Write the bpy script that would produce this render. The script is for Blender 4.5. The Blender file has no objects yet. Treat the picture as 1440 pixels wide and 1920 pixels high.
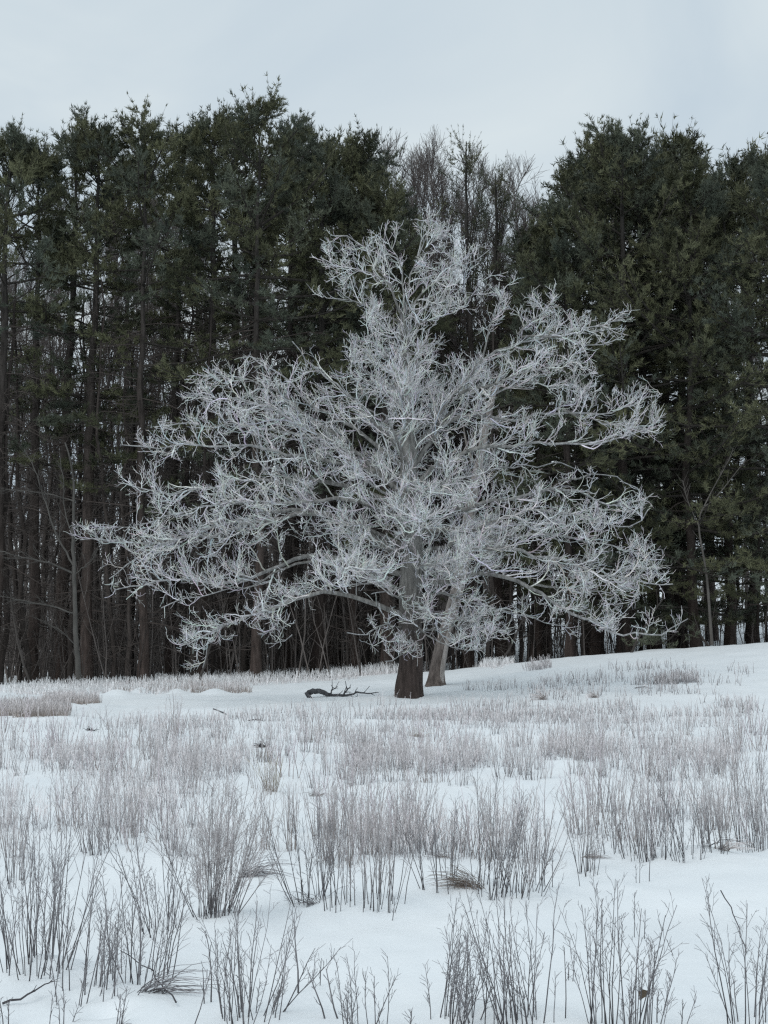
import bpy, math, random
import numpy as np
from mathutils import Vector

C = bpy.context.scene
rng = np.random.default_rng(7)
R = math.radians

# ---------------------------------------------------------------- camera, light, exposure
EYE = 1.6
FPX = 2800.0                       # focal length in photograph pixels (1440 x 1920)
PITCH = math.atan(252.0 / FPX)
cam_d = bpy.data.cameras.new('camera')
cam_d.sensor_fit = 'VERTICAL'
cam_d.sensor_height = 36.0
cam_d.lens = 36.0 * FPX / 1920.0
cam_d.clip_start = 0.1
cam_d.clip_end = 3000
cam = bpy.data.objects.new('camera', cam_d)
C.collection.objects.link(cam)
cam.location = (0, 0, EYE)
cam.rotation_euler = (math.pi / 2 + PITCH, 0, 0)
C.camera = cam

SUN_EL, SUN_AZ = R(52), R(215)     # azimuth from +Y clockwise: behind the camera, a little left
w = bpy.data.worlds.new('World')
C.world = w
w.use_nodes = True
nt = w.node_tree
nt.nodes.clear()
out = nt.nodes.new('ShaderNodeOutputWorld')
sky = nt.nodes.new('ShaderNodeTexSky')
sky.sky_type = 'NISHITA'
sky.sun_disc = False
sky.sun_elevation = SUN_EL
sky.sun_rotation = SUN_AZ
sky.dust_density = 3.0
bg1 = nt.nodes.new('ShaderNodeBackground')
bg1.inputs[1].default_value = 0.08
nt.links.new(sky.outputs[0], bg1.inputs[0])
tc = nt.nodes.new('ShaderNodeTexCoord')
sep = nt.nodes.new('ShaderNodeSeparateXYZ')
nt.links.new(tc.outputs['Generated'], sep.inputs[0])
addz = nt.nodes.new('ShaderNodeMath'); addz.operation = 'MAXIMUM'; addz.inputs[1].default_value = 0.0
nt.links.new(sep.outputs[2], addz.inputs[0])
addz2 = nt.nodes.new('ShaderNodeMath'); addz2.operation = 'ADD'; addz2.inputs[1].default_value = 0.22
nt.links.new(addz.outputs[0], addz2.inputs[0])
dv = nt.nodes.new('ShaderNodeVectorMath'); dv.operation = 'DIVIDE'
cmb = nt.nodes.new('ShaderNodeCombineXYZ')
for i in range(3):
    nt.links.new(addz2.outputs[0], cmb.inputs[i])
nt.links.new(tc.outputs['Generated'], dv.inputs[0])
nt.links.new(cmb.outputs[0], dv.inputs[1])
cn = nt.nodes.new('ShaderNodeTexNoise')
cn.inputs['Scale'].default_value = 1.7
cn.inputs['Detail'].default_value = 5.0
cn.inputs['Roughness'].default_value = 0.5
cn.inputs['Distortion'].default_value = 0.5
nt.links.new(dv.outputs[0], cn.inputs['Vector'])
cr = nt.nodes.new('ShaderNodeValToRGB')          # cloud cover: slate-blue thin places, pale thick places
cr.color_ramp.elements[0].position = 0.38
cr.color_ramp.elements[0].color = (0.565, 0.665, 0.745, 1)
cr.color_ramp.elements[1].position = 0.62
cr.color_ramp.elements[1].color = (0.715, 0.795, 0.830, 1)
nt.links.new(cn.outputs['Fac'], cr.inputs[0])
grad = nt.nodes.new('ShaderNodeMapRange')        # thin cloud, a little brighter low down
grad.inputs['From Min'].default_value = 0.0
grad.inputs['From Max'].default_value = 1.0
grad.inputs['To Min'].default_value = 1.03
grad.inputs['To Max'].default_value = 0.98
nt.links.new(addz.outputs[0], grad.inputs[0])
mul = nt.nodes.new('ShaderNodeVectorMath'); mul.operation = 'SCALE'
nt.links.new(cr.outputs[0], mul.inputs[0])
nt.links.new(grad.outputs[0], mul.inputs['Scale'])
bg2 = nt.nodes.new('ShaderNodeBackground')
bg2.inputs[1].default_value = 1.0
nt.links.new(mul.outputs[0], bg2.inputs[0])
mixs = nt.nodes.new('ShaderNodeMixShader')
mixs.inputs[0].default_value = 0.94
nt.links.new(bg1.outputs[0], mixs.inputs[1])
nt.links.new(bg2.outputs[0], mixs.inputs[2])
nt.links.new(mixs.outputs[0], out.inputs[0])

sl = bpy.data.lights.new('sun', 'SUN')
sl.energy = 0.8
sl.angle = R(30)
sl.color = (1.0, 0.97, 0.93)
sun = bpy.data.objects.new('sun', sl)
C.collection.objects.link(sun)
sd = Vector((math.sin(SUN_AZ) * math.cos(SUN_EL), math.cos(SUN_AZ) * math.cos(SUN_EL), math.sin(SUN_EL)))
sun.rotation_euler = (-sd).to_track_quat('-Z', 'Y').to_euler()

C.view_settings.view_transform = 'Standard'
C.view_settings.look = 'None'
C.view_settings.exposure = 0.0
C.view_settings.gamma = 1.0
C.render.engine = 'CYCLES'
C.cycles.use_denoising = False
C.cycles.max_bounces = 5
C.cycles.diffuse_bounces = 3
C.cycles.glossy_bounces = 1
C.cycles.transparent_max_bounces = 4
C.cycles.use_adaptive_sampling = True
C.cycles.adaptive_threshold = 0.01
C.cycles.filter_width = 1.3 if hasattr(C.cycles, 'filter_width') else 1.5

# ---------------------------------------------------------------- small maths
def smooth(a, b, x):
    t = np.clip((np.asarray(x, float) - a) / (b - a), 0, 1)
    return t * t * (3 - 2 * t)

def vnoise(x, y, seed=0):
    """value noise on arrays, about -1..1"""
    xi = np.floor(x).astype(np.int64); yi = np.floor(y).astype(np.int64)
    fx = x - xi; fy = y - yi
    fx = fx * fx * (3 - 2 * fx); fy = fy * fy * (3 - 2 * fy)
    def h(a, b):
        n = (a * 374761393 + b * 668265263 + seed * 974711) & 0x7fffffff
        n = ((n ^ (n >> 13)) * 1274126177) & 0x7fffffff
        return ((n ^ (n >> 16)) & 0xffff) / 32767.5 - 1
    return (h(xi, yi) * (1 - fx) + h(xi + 1, yi) * fx) * (1 - fy) + (h(xi, yi + 1) * (1 - fx) + h(xi + 1, yi + 1) * fx) * fy

ZX = np.array([-300, -60, -15.4, -7.0, -2.1, 2.6, 6.0, 9.2, 15.4, 40, 300.0])
ZZ = np.array([0.0, 0.0, 0.02, 0.10, 0.27, 0.66, 1.02, 1.32, 1.79, 2.6, 3.0])

MOUNDS = []          # (x, y, radius, height) filled below from places in the field

def base_z(x, y):
    x = np.asarray(x, float); y = np.asarray(y, float)
    xx = x * 60.0 / np.clip(y, 45, 75)
    z = np.interp(xx, ZX, ZZ) * smooth(32, 60, y)
    # beyond the crest the ground dips a little, then climbs towards the right
    z = z - 0.35 * smooth(60, 68, y) * (1 - smooth(68, 90, y)) * smooth(-4, 6, x)
    z = z + 2.2 * smooth(70, 120, y) * smooth(-2, 20, x)
    z = z + 10.0 * smooth(110, 260, y)
    return z

def ground_z(x, y):
    x = np.asarray(x, float); y = np.asarray(y, float)
    z = base_z(x, y)
    near = 1 - smooth(50, 90, y)
    z = z + near * (0.055 * vnoise(x * 0.45, y * 0.40, 1) + 0.042 * vnoise(x * 1.2, y * 1.0, 2) + 0.014 * vnoise(x * 3.1, y * 2.6, 3))
    z = z + 0.004 * vnoise(x * 9.0, y * 7.0, 4) * (1 - smooth(14, 24, y))
    for mx, my, mr, mh in MOUNDS:
        d2 = ((x - mx) ** 2 + (y - my) ** 2) / (mr * mr)
        z = z + mh * np.exp(-d2 * 1.6)
    return z

CP, SP = math.cos(PITCH), math.sin(PITCH)
def ray(px, py):
    u = (px - 720.0) / FPX; v = (960.0 - py) / FPX
    return np.array([u, CP - v * SP, SP + v * CP])
def at(px, py, Y):
    d = ray(px, py)
    t = Y / d[1]
    return np.array([d[0] * t, Y, EYE + d[2] * t])
def on_ground(px, py, y0=4.0, y1=130.0):
    d = ray(px, py)
    t = y0 / d[1]
    prev = t
    while t * d[1] < y1:
        p = d * t
        if EYE + p[2] < float(ground_z(p[0], p[1])):
            lo, hi = prev, t
            for _ in range(18):
                m = (lo + hi) / 2; p = d * m
                if EYE + p[2] < float(ground_z(p[0], p[1])): hi = m
                else: lo = m
            p = d * hi
            return np.array([p[0], p[1], float(ground_z(p[0], p[1]))])
        prev = t; t *= 1.012
    p = d * prev
    return np.array([p[0], p[1], float(ground_z(p[0], p[1]))])
def m_per_px(Y): return Y / FPX

for (px, py, rx, h) in [(870, 1668, .30, .07), (1330, 1612, .34, .07), (680, 1705, .40, .06), (420, 1735, .3, .05), (60, 1835, .30, .08),
                        (260, 1905, .28, .05), (205, 1885, .12, -.10), (640, 1290, .8, .05), (220, 1302, .5, .20), (265, 1300, .4, .22),
                        (400, 1302, .5, .20), (330, 1300, .35, .16), (120, 1325, .5, .14), (20, 1325, .5, .14), (590, 1400, .4, .06),
                        (780, 1395, .5, .06), (1060, 1432, .4, .05), (560, 1450, .35, .05), (1150, 1300, .6, .05), (1020, 1318, .5, .05),
                        (1300, 1705, .5, -.035), (1020, 1800, .5, -.03), (200, 1480, .4, .05), (320, 1470, .35, .05), (840, 1600, .3, .04)]:
    p = on_ground(px, py)
    MOUNDS.append((p[0], p[1], rx, h))

HOLLOWS = []
for px, py in [(66, 1818), (148, 1876), (22, 1660), (180, 1600), (262, 1845), (300, 1750), (404, 1718), (452, 1925), (578, 1694), (702, 1694), (640, 1622), (826, 1668), (922, 1680), (975, 1676), (1012, 1658), (846, 1925), (912, 1925), (976, 1925), (1103, 1640), (1150, 1600), (1205, 1612), (1248, 1606), (1292, 1612), (1336, 1592), (1402, 1594), (1438, 1570), (1412, 1925)]:   # melt hollows round the feet of the bigger clumps
    p = on_ground(px, py); HOLLOWS.append((p[0], p[1], .14, -.035)); HOLLOWS.append((p[0] + .1, p[1] + .18, .34, .028))
MOUNDS += HOLLOWS

# ---------------------------------------------------------------- materials
def new_mat(name):
    m = bpy.data.materials.new(name); m.use_nodes = True
    n = m.node_tree; b = n.nodes['Principled BSDF']
    return m, n, b
def N(n, t, **kw):
    o = n.nodes.new(t)
    for k, v in kw.items(): setattr(o, k, v)
    return o

def tinted_mat(name, rough=0.85, scale=6.0, lo=0.75, hi=1.2, bump=0.0, stretch=(1, 1, 1), spec=0.2, bscale=None):
    """colour attribute 'tint' times a noise in object space, optional bump"""
    m, n, b = new_mat(name)
    a = N(n, 'ShaderNodeAttribute', attribute_name='tint')
    t = N(n, 'ShaderNodeTexCoord')
    mp = N(n, 'ShaderNodeMapping'); mp.inputs['Scale'].default_value = stretch
    n.links.new(t.outputs['Object'], mp.inputs[0])
    no = N(n, 'ShaderNodeTexNoise'); no.inputs['Scale'].default_value = scale; no.inputs['Detail'].default_value = 4
    n.links.new(mp.outputs[0], no.inputs['Vector'])
    mr = N(n, 'ShaderNodeMapRange'); mr.inputs['From Min'].default_value = .3; mr.inputs['From Max'].default_value = .7
    mr.inputs['To Min'].default_value = lo; mr.inputs['To Max'].default_value = hi
    n.links.new(no.outputs['Fac'], mr.inputs[0])
    sc = N(n, 'ShaderNodeVectorMath', operation='SCALE')
    n.links.new(a.outputs['Color'], sc.inputs[0]); n.links.new(mr.outputs[0], sc.inputs['Scale'])
    n.links.new(sc.outputs[0], b.inputs['Base Color'])
    b.inputs['Roughness'].default_value = rough
    b.inputs['Specular IOR Level'].default_value = spec
    if bump:
        n2 = N(n, 'ShaderNodeTexNoise'); n2.inputs['Scale'].default_value = bscale or scale * 3; n2.inputs['Detail'].default_value = 5
        n.links.new(mp.outputs[0], n2.inputs['Vector'])
        bp = N(n, 'ShaderNodeBump'); bp.inputs['Strength'].default_value = bump; bp.inputs['Distance'].default_value = .03
        n.links.new(n2.outputs['Fac'], bp.inputs['Height']); n.links.new(bp.outputs[0], b.inputs['Normal'])
    return m

M_BARK = tinted_mat('oak_bark', .9, 5.0, .55, 1.45, .9, (2.2, 2.2, .45), .15, 14)
M_TWIG = tinted_mat('frosted_twig', .75, 3.0, .72, 1.25, 0, (1, 1, 1), .2)
M_PBARK = tinted_mat('pine_bark', .95, 4.0, .6, 1.4, .8, (2.5, 2.5, .4), .1, 12)
M_FOL = tinted_mat('pine_needles', .65, 0.9, .7, 1.3, 0, (1, 1, 1), .25)
M_WOOD = tinted_mat('bare_wood', .9, 2.0, .7, 1.3, 0, (1, 1, .5), .15)
M_STEM = tinted_mat('dry_stem', .8, 9.0, .7, 1.3, 0, (1, 1, 1), .15)
M_LEAF = tinted_mat('dead_leaf', .8, 20.0, .7, 1.2, .3, (1, 1, 1), .2)

msnow, n, b = new_mat('snow')
t = N(n, 'ShaderNodeTexCoord')
n1 = N(n, 'ShaderNodeTexNoise'); n1.inputs['Scale'].default_value = .9; n1.inputs['Detail'].default_value = 6
n.links.new(t.outputs['Object'], n1.inputs['Vector'])
rr = N(n, 'ShaderNodeValToRGB')
rr.color_ramp.elements[0].position = .3; rr.color_ramp.elements[0].color = (.86, .90, .925, 1)
rr.color_ramp.elements[1].position = .7; rr.color_ramp.elements[1].color = (.92, .95, .965, 1)
n.links.new(n1.outputs['Fac'], rr.inputs[0]); n.links.new(rr.outputs[0], b.inputs['Base Color'])
b.inputs['Roughness'].default_value = .6
b.inputs['Specular IOR Level'].default_value = .3
mp = N(n, 'ShaderNodeMapping'); mp.inputs['Scale'].default_value = (1, .55, 1)
n.links.new(t.outputs['Object'], mp.inputs[0])
n2 = N(n, 'ShaderNodeTexNoise'); n2.inputs['Scale'].default_value = 3.5; n2.inputs['Detail'].default_value = 4; n2.inputs['Roughness'].default_value = .6
n.links.new(mp.outputs[0], n2.inputs['Vector'])
bp = N(n, 'ShaderNodeBump'); bp.inputs['Strength'].default_value = .45; bp.inputs['Distance'].default_value = .04
n.links.new(n2.outputs['Fac'], bp.inputs['Height'])
n3 = N(n, 'ShaderNodeTexNoise'); n3.inputs['Scale'].default_value = 70; n3.inputs['Detail'].default_value = 3
n.links.new(t.outputs['Object'], n3.inputs['Vector'])
bp2 = N(n, 'ShaderNodeBump'); bp2.inputs['Strength'].default_value = .15; bp2.inputs['Distance'].default_value = .003
n.links.new(n3.outputs['Fac'], bp2.inputs['Height']); n.links.new(bp.outputs[0], bp2.inputs['Normal'])
n.links.new(bp2.outputs[0], b.inputs['Normal'])

# ---------------------------------------------------------------- mesh helpers
def make_mesh(name, V, F, tint=None, smooth_shade=True):
    """V (n,3), F list of (m,k) index arrays, tint (n,3)"""
    me = bpy.data.meshes.new(name)
    V = np.ascontiguousarray(V, np.float32)
    me.vertices.add(len(V)); me.vertices.foreach_set('co', V.ravel())
    loops = np.concatenate([f.ravel() for f in F]).astype(np.int32)
    starts, tot, s = [], [], 0
    for f in F:
        k = f.shape[1]
        starts.append(s + np.arange(len(f)) * k); s += f.size
    starts = np.concatenate(starts).astype(np.int32)
    me.loops.add(len(loops)); me.loops.foreach_set('vertex_index', loops)
    me.polygons.add(len(starts)); me.polygons.foreach_set('loop_start', starts)
    if smooth_shade: me.polygons.foreach_set('use_smooth', np.ones(len(starts), bool))
    me.update(calc_edges=True)
    if tint is not None:
        at_ = me.color_attributes.new('tint', 'FLOAT_COLOR', 'POINT')
        c = np.ones((len(V), 4), np.float32); c[:, :3] = tint
        at_.data.foreach_set('color', c.ravel())
    return me

def nrm(a): return a / np.maximum(np.linalg.norm(a, axis=-1, keepdims=True), 1e-9)

class Tubes:
    """batches of polylines (M,n,3) with radii (M,n) and tints (M,n,3) -> one mesh"""
    def __init__(s): s.items = []
    def add(s, P, Rr, T, sides=3):
        P = np.asarray(P, float)
        if P.ndim == 2: P = P[None]
        M, n, _ = P.shape
        Rr = np.broadcast_to(np.asarray(Rr, float), (M, n))
        T = np.asarray(T, float)
        if T.ndim == 1: T = T[None, None]
        elif T.ndim == 2 and T.shape == (n, 3) and M != n: T = T[None]
        elif T.ndim == 2: T = T[:, None] if T.shape[0] == M else T[None]
        T = np.broadcast_to(T, (M, n, 3))
        if M: s.items.append((P, Rr, T, sides))
    def arrays(s):
        V, F, TT, off = [], {4: []}, [], 0
        for P, Rr, T, k in s.items:
            M, n, _ = P.shape
            tan = np.empty_like(P)
            tan[:, 1:-1] = P[:, 2:] - P[:, :-2]; tan[:, 0] = P[:, 1] - P[:, 0]; tan[:, -1] = P[:, -1] - P[:, -2]
            tan = nrm(tan)
            mean = nrm(P[:, -1] - P[:, 0])
            ref = np.zeros((M, 3)); ref[np.arange(M), np.argmin(np.abs(mean), axis=1)] = 1
            u = nrm(np.cross(tan, ref[:, None, :])); v = np.cross(tan, u)
            a = np.arange(k) * 2 * math.pi / k
            ring = P[:, :, None] + Rr[:, :, None, None] * (u[:, :, None] * np.cos(a)[None, None, :, None] + v[:, :, None] * np.sin(a)[None, None, :, None])
            V.append(ring.reshape(-1, 3)); TT.append(np.repeat(T.reshape(-1, 3), k, axis=0))
            i = np.arange(M)[:, None, None] * n * k + np.arange(n - 1)[None, :, None] * k
            j = np.arange(k)[None, None, :]; j2 = (j + 1) % k
            f = np.stack([i + j, i + j2, i + k + j2, i + k + j], -1).reshape(-1, 4) + off
            F[4].append(f)
            off += M * n * k
        return np.concatenate(V), [np.concatenate(F[4])], np.concatenate(TT)
    def mesh(s, name):
        V, F, T = s.arrays()
        return make_mesh(name, V, F, T)

def link(name, me, mat, parent=None, loc=None, kind=None):
    o = bpy.data.objects.new(name, me)
    if me is not None and mat is not None and len(me.materials) == 0: me.materials.append(mat)
    C.collection.objects.link(o)
    if parent is not None: o.parent = parent
    if loc is not None: o.location = loc
    if kind: o['kind'] = kind
    return o
def thing(name, label, cat, loc=(0, 0, 0), group=None, rz=0.0):
    o = bpy.data.objects.new(name, None); C.collection.objects.link(o)
    o.empty_display_size = .2
    o.location = loc; o.rotation_euler = (0, 0, rz)
    o['label'] = label; o['category'] = cat
    if group: o['group'] = group
    return o
def tag(o, label, cat, group=None):
    o['label'] = label; o['category'] = cat
    if group: o['group'] = group
    return o
def copy_tree(o, parent=None):
    c = o.copy(); C.collection.objects.link(c)
    if parent is not None: c.parent = parent
    for ch in o.children:
        copy_tree(ch, c)
    return c

def spawn(P, Rr, k, t0, t1, L, ang, up, jit, n, rg, rfac=1.0, fall=.5, rtip=.35, rmin=.0, down=None):
    """k children on each parent polyline; returns points, radii, parent index"""
    M, m, _ = P.shape
    t = t0 + (t1 - t0) * ((np.arange(k)[None] + rg.random((M, k))) / k)
    s = t * (m - 1); i = np.clip(np.floor(s).astype(int), 0, m - 2); f = (s - i)[..., None]
    ix = np.arange(M)[:, None]
    pos = P[ix, i] * (1 - f) + P[ix, i + 1] * f
    tan = nrm(P[ix, i + 1] - P[ix, i])
    rad = Rr[ix, i] * (1 - f[..., 0]) + Rr[ix, i + 1] * f[..., 0]
    rv = rg.normal(size=(M, k, 3)); rv[..., 2] *= .75
    perp = nrm(rv - (rv * tan).sum(-1, keepdims=True) * tan)
    a = (ang * (.7 + .6 * rg.random((M, k))))[..., None]
    d = np.cos(a) * tan + np.sin(a) * perp
    L = np.asarray(L, float)
    if L.ndim == 1: L = L[:, None]
    rel = (t - t0) / max(t1 - t0, 1e-6)
    ln = L * (1 - fall * rel) * (.55 + .75 * rg.random((M, k)))
    step = (ln / (n - 1))[..., None]
    out_ = np.empty((M, k, n, 3)); out_[:, :, 0] = pos
    p = pos
    for q in range(1, n):
        d = nrm(d + np.array([0, 0, up]) + jit * rg.normal(size=d.shape))
        p = p + d * step
        out_[:, :, q] = p
    r0 = np.maximum(np.minimum(rad * .75, rfac), rmin)
    rr_ = r0[..., None] * np.linspace(1, rtip, n)[None, None]
    return out_.reshape(M * k, n, 3), rr_.reshape(M * k, n), np.repeat(np.arange(M), k)

def resample(pts, n):
    pts = np.asarray(pts, float)
    if len(pts) < 3:
        t = np.linspace(0, 1, n)[:, None]; return pts[0] * (1 - t) + pts[-1] * t
    P = np.vstack([2 * pts[0] - pts[1], pts, 2 * pts[-1] - pts[-2]])
    fine = []
    for i in range(1, len(P) - 2):
        for s in np.linspace(0, 1, 12, endpoint=False):
            a, b_, c, d = P[i - 1], P[i], P[i + 1], P[i + 2]
            fine.append(.5 * ((2 * b_) + (-a + c) * s + (2 * a - 5 * b_ + 4 * c - d) * s ** 2 + (-a + 3 * b_ - 3 * c + d) * s ** 3))
    fine.append(pts[-1]); fine = np.array(fine)
    L = np.concatenate([[0], np.cumsum(np.linalg.norm(np.diff(fine, axis=0), axis=1))])
    q = np.linspace(0, L[-1], n)
    return np.stack([np.interp(q, L, fine[:, k]) for k in range(3)], 1)

def ridged_trunk(P, Rr, tint, sides=28, flare=0.0, seed=0, ridge=.07):
    """thick trunk with furrows and a flared foot"""
    P = np.asarray(P, float); n = len(P)
    tan = np.gradient(P, axis=0); tan = nrm(tan)
    u = nrm(np.cross(tan, np.array([0, 1.0, 0]))); v = np.cross(tan, u)
    a = np.arange(sides) * 2 * math.pi / sides
    zz = P[:, 2] - P[0, 2]
    A, Z = np.meshgrid(a, zz)
    ca, sa = np.cos(A), np.sin(A)
    rid = vnoise(ca * 5 + 7, sa * 5 + Z * .5, seed) * ridge + vnoise(ca * 2.2 + 3, sa * 2.2 + Z * .9, seed + 5) * ridge * .8
    fl = flare * np.exp(-Z / .28) * (1 + .45 * np.cos(A * 5 + seed) + .2 * np.cos(A * 3 + 1))
    rad = Rr[:, None] * (1 + rid) + fl
    V = P[:, None] + rad[..., None] * (u[:, None] * ca[..., None] + v[:, None] * sa[..., None])
    i = (np.arange(n - 1)[:, None] * sides); j = np.arange(sides)[None]; j2 = (j + 1) % sides
    F = np.stack([i + j, i + j2, i + sides + j2, i + sides + j], -1).reshape(-1, 4)
    T = np.repeat(tint[:, None], sides, 1).reshape(-1, 3)
    return V.reshape(-1, 3), [F], T

def lerp_col(a, b_, t):
    t = np.asarray(t)[..., None]
    return np.asarray(a) * (1 - t) + np.asarray(b_) * t

# ---------------------------------------------------------------- the snow-covered ground
def ground():
    ys = [-60.0, -30, -12, -4, 0, 2.0]
    y = 3.0
    while y < 500:
        ys.append(y); y += max(.045, y * (.0080 if y < 66 else .03))
    ys = np.array(ys)
    nx = 340
    s = np.linspace(-1, 1, nx)
    fan = .30 * s + .06 * s ** 3 + 3.2 * s ** 15      # columns crowd where the field is looked over
    Yc = np.clip(ys, 6, None)
    X = fan[None] * Yc[:, None] + 0.0
    X = X + np.sign(s)[None] * (np.abs(s) ** 25)[None] * 40
    Y = np.repeat(ys[:, None], nx, 1)
    Z = ground_z(X, Y)
    V = np.stack([X, Y, Z], -1).reshape(-1, 3)
    i = np.arange(len(ys) - 1)[:, None] * nx + np.arange(nx - 1)[None]
    F = np.stack([i, i + 1, i + nx + 1, i + nx], -1).reshape(-1, 4)
    me = make_mesh('snow_field', V, [F])
    return link('snow_field', me, msnow, kind='structure')
OAK = on_ground(765, 1308)
MOUNDS.append((OAK[0], OAK[1], 1.1, .05))
ground()
OY = OAK[1]
print('oak at', OAK, 'px/m', FPX / OY)

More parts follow.
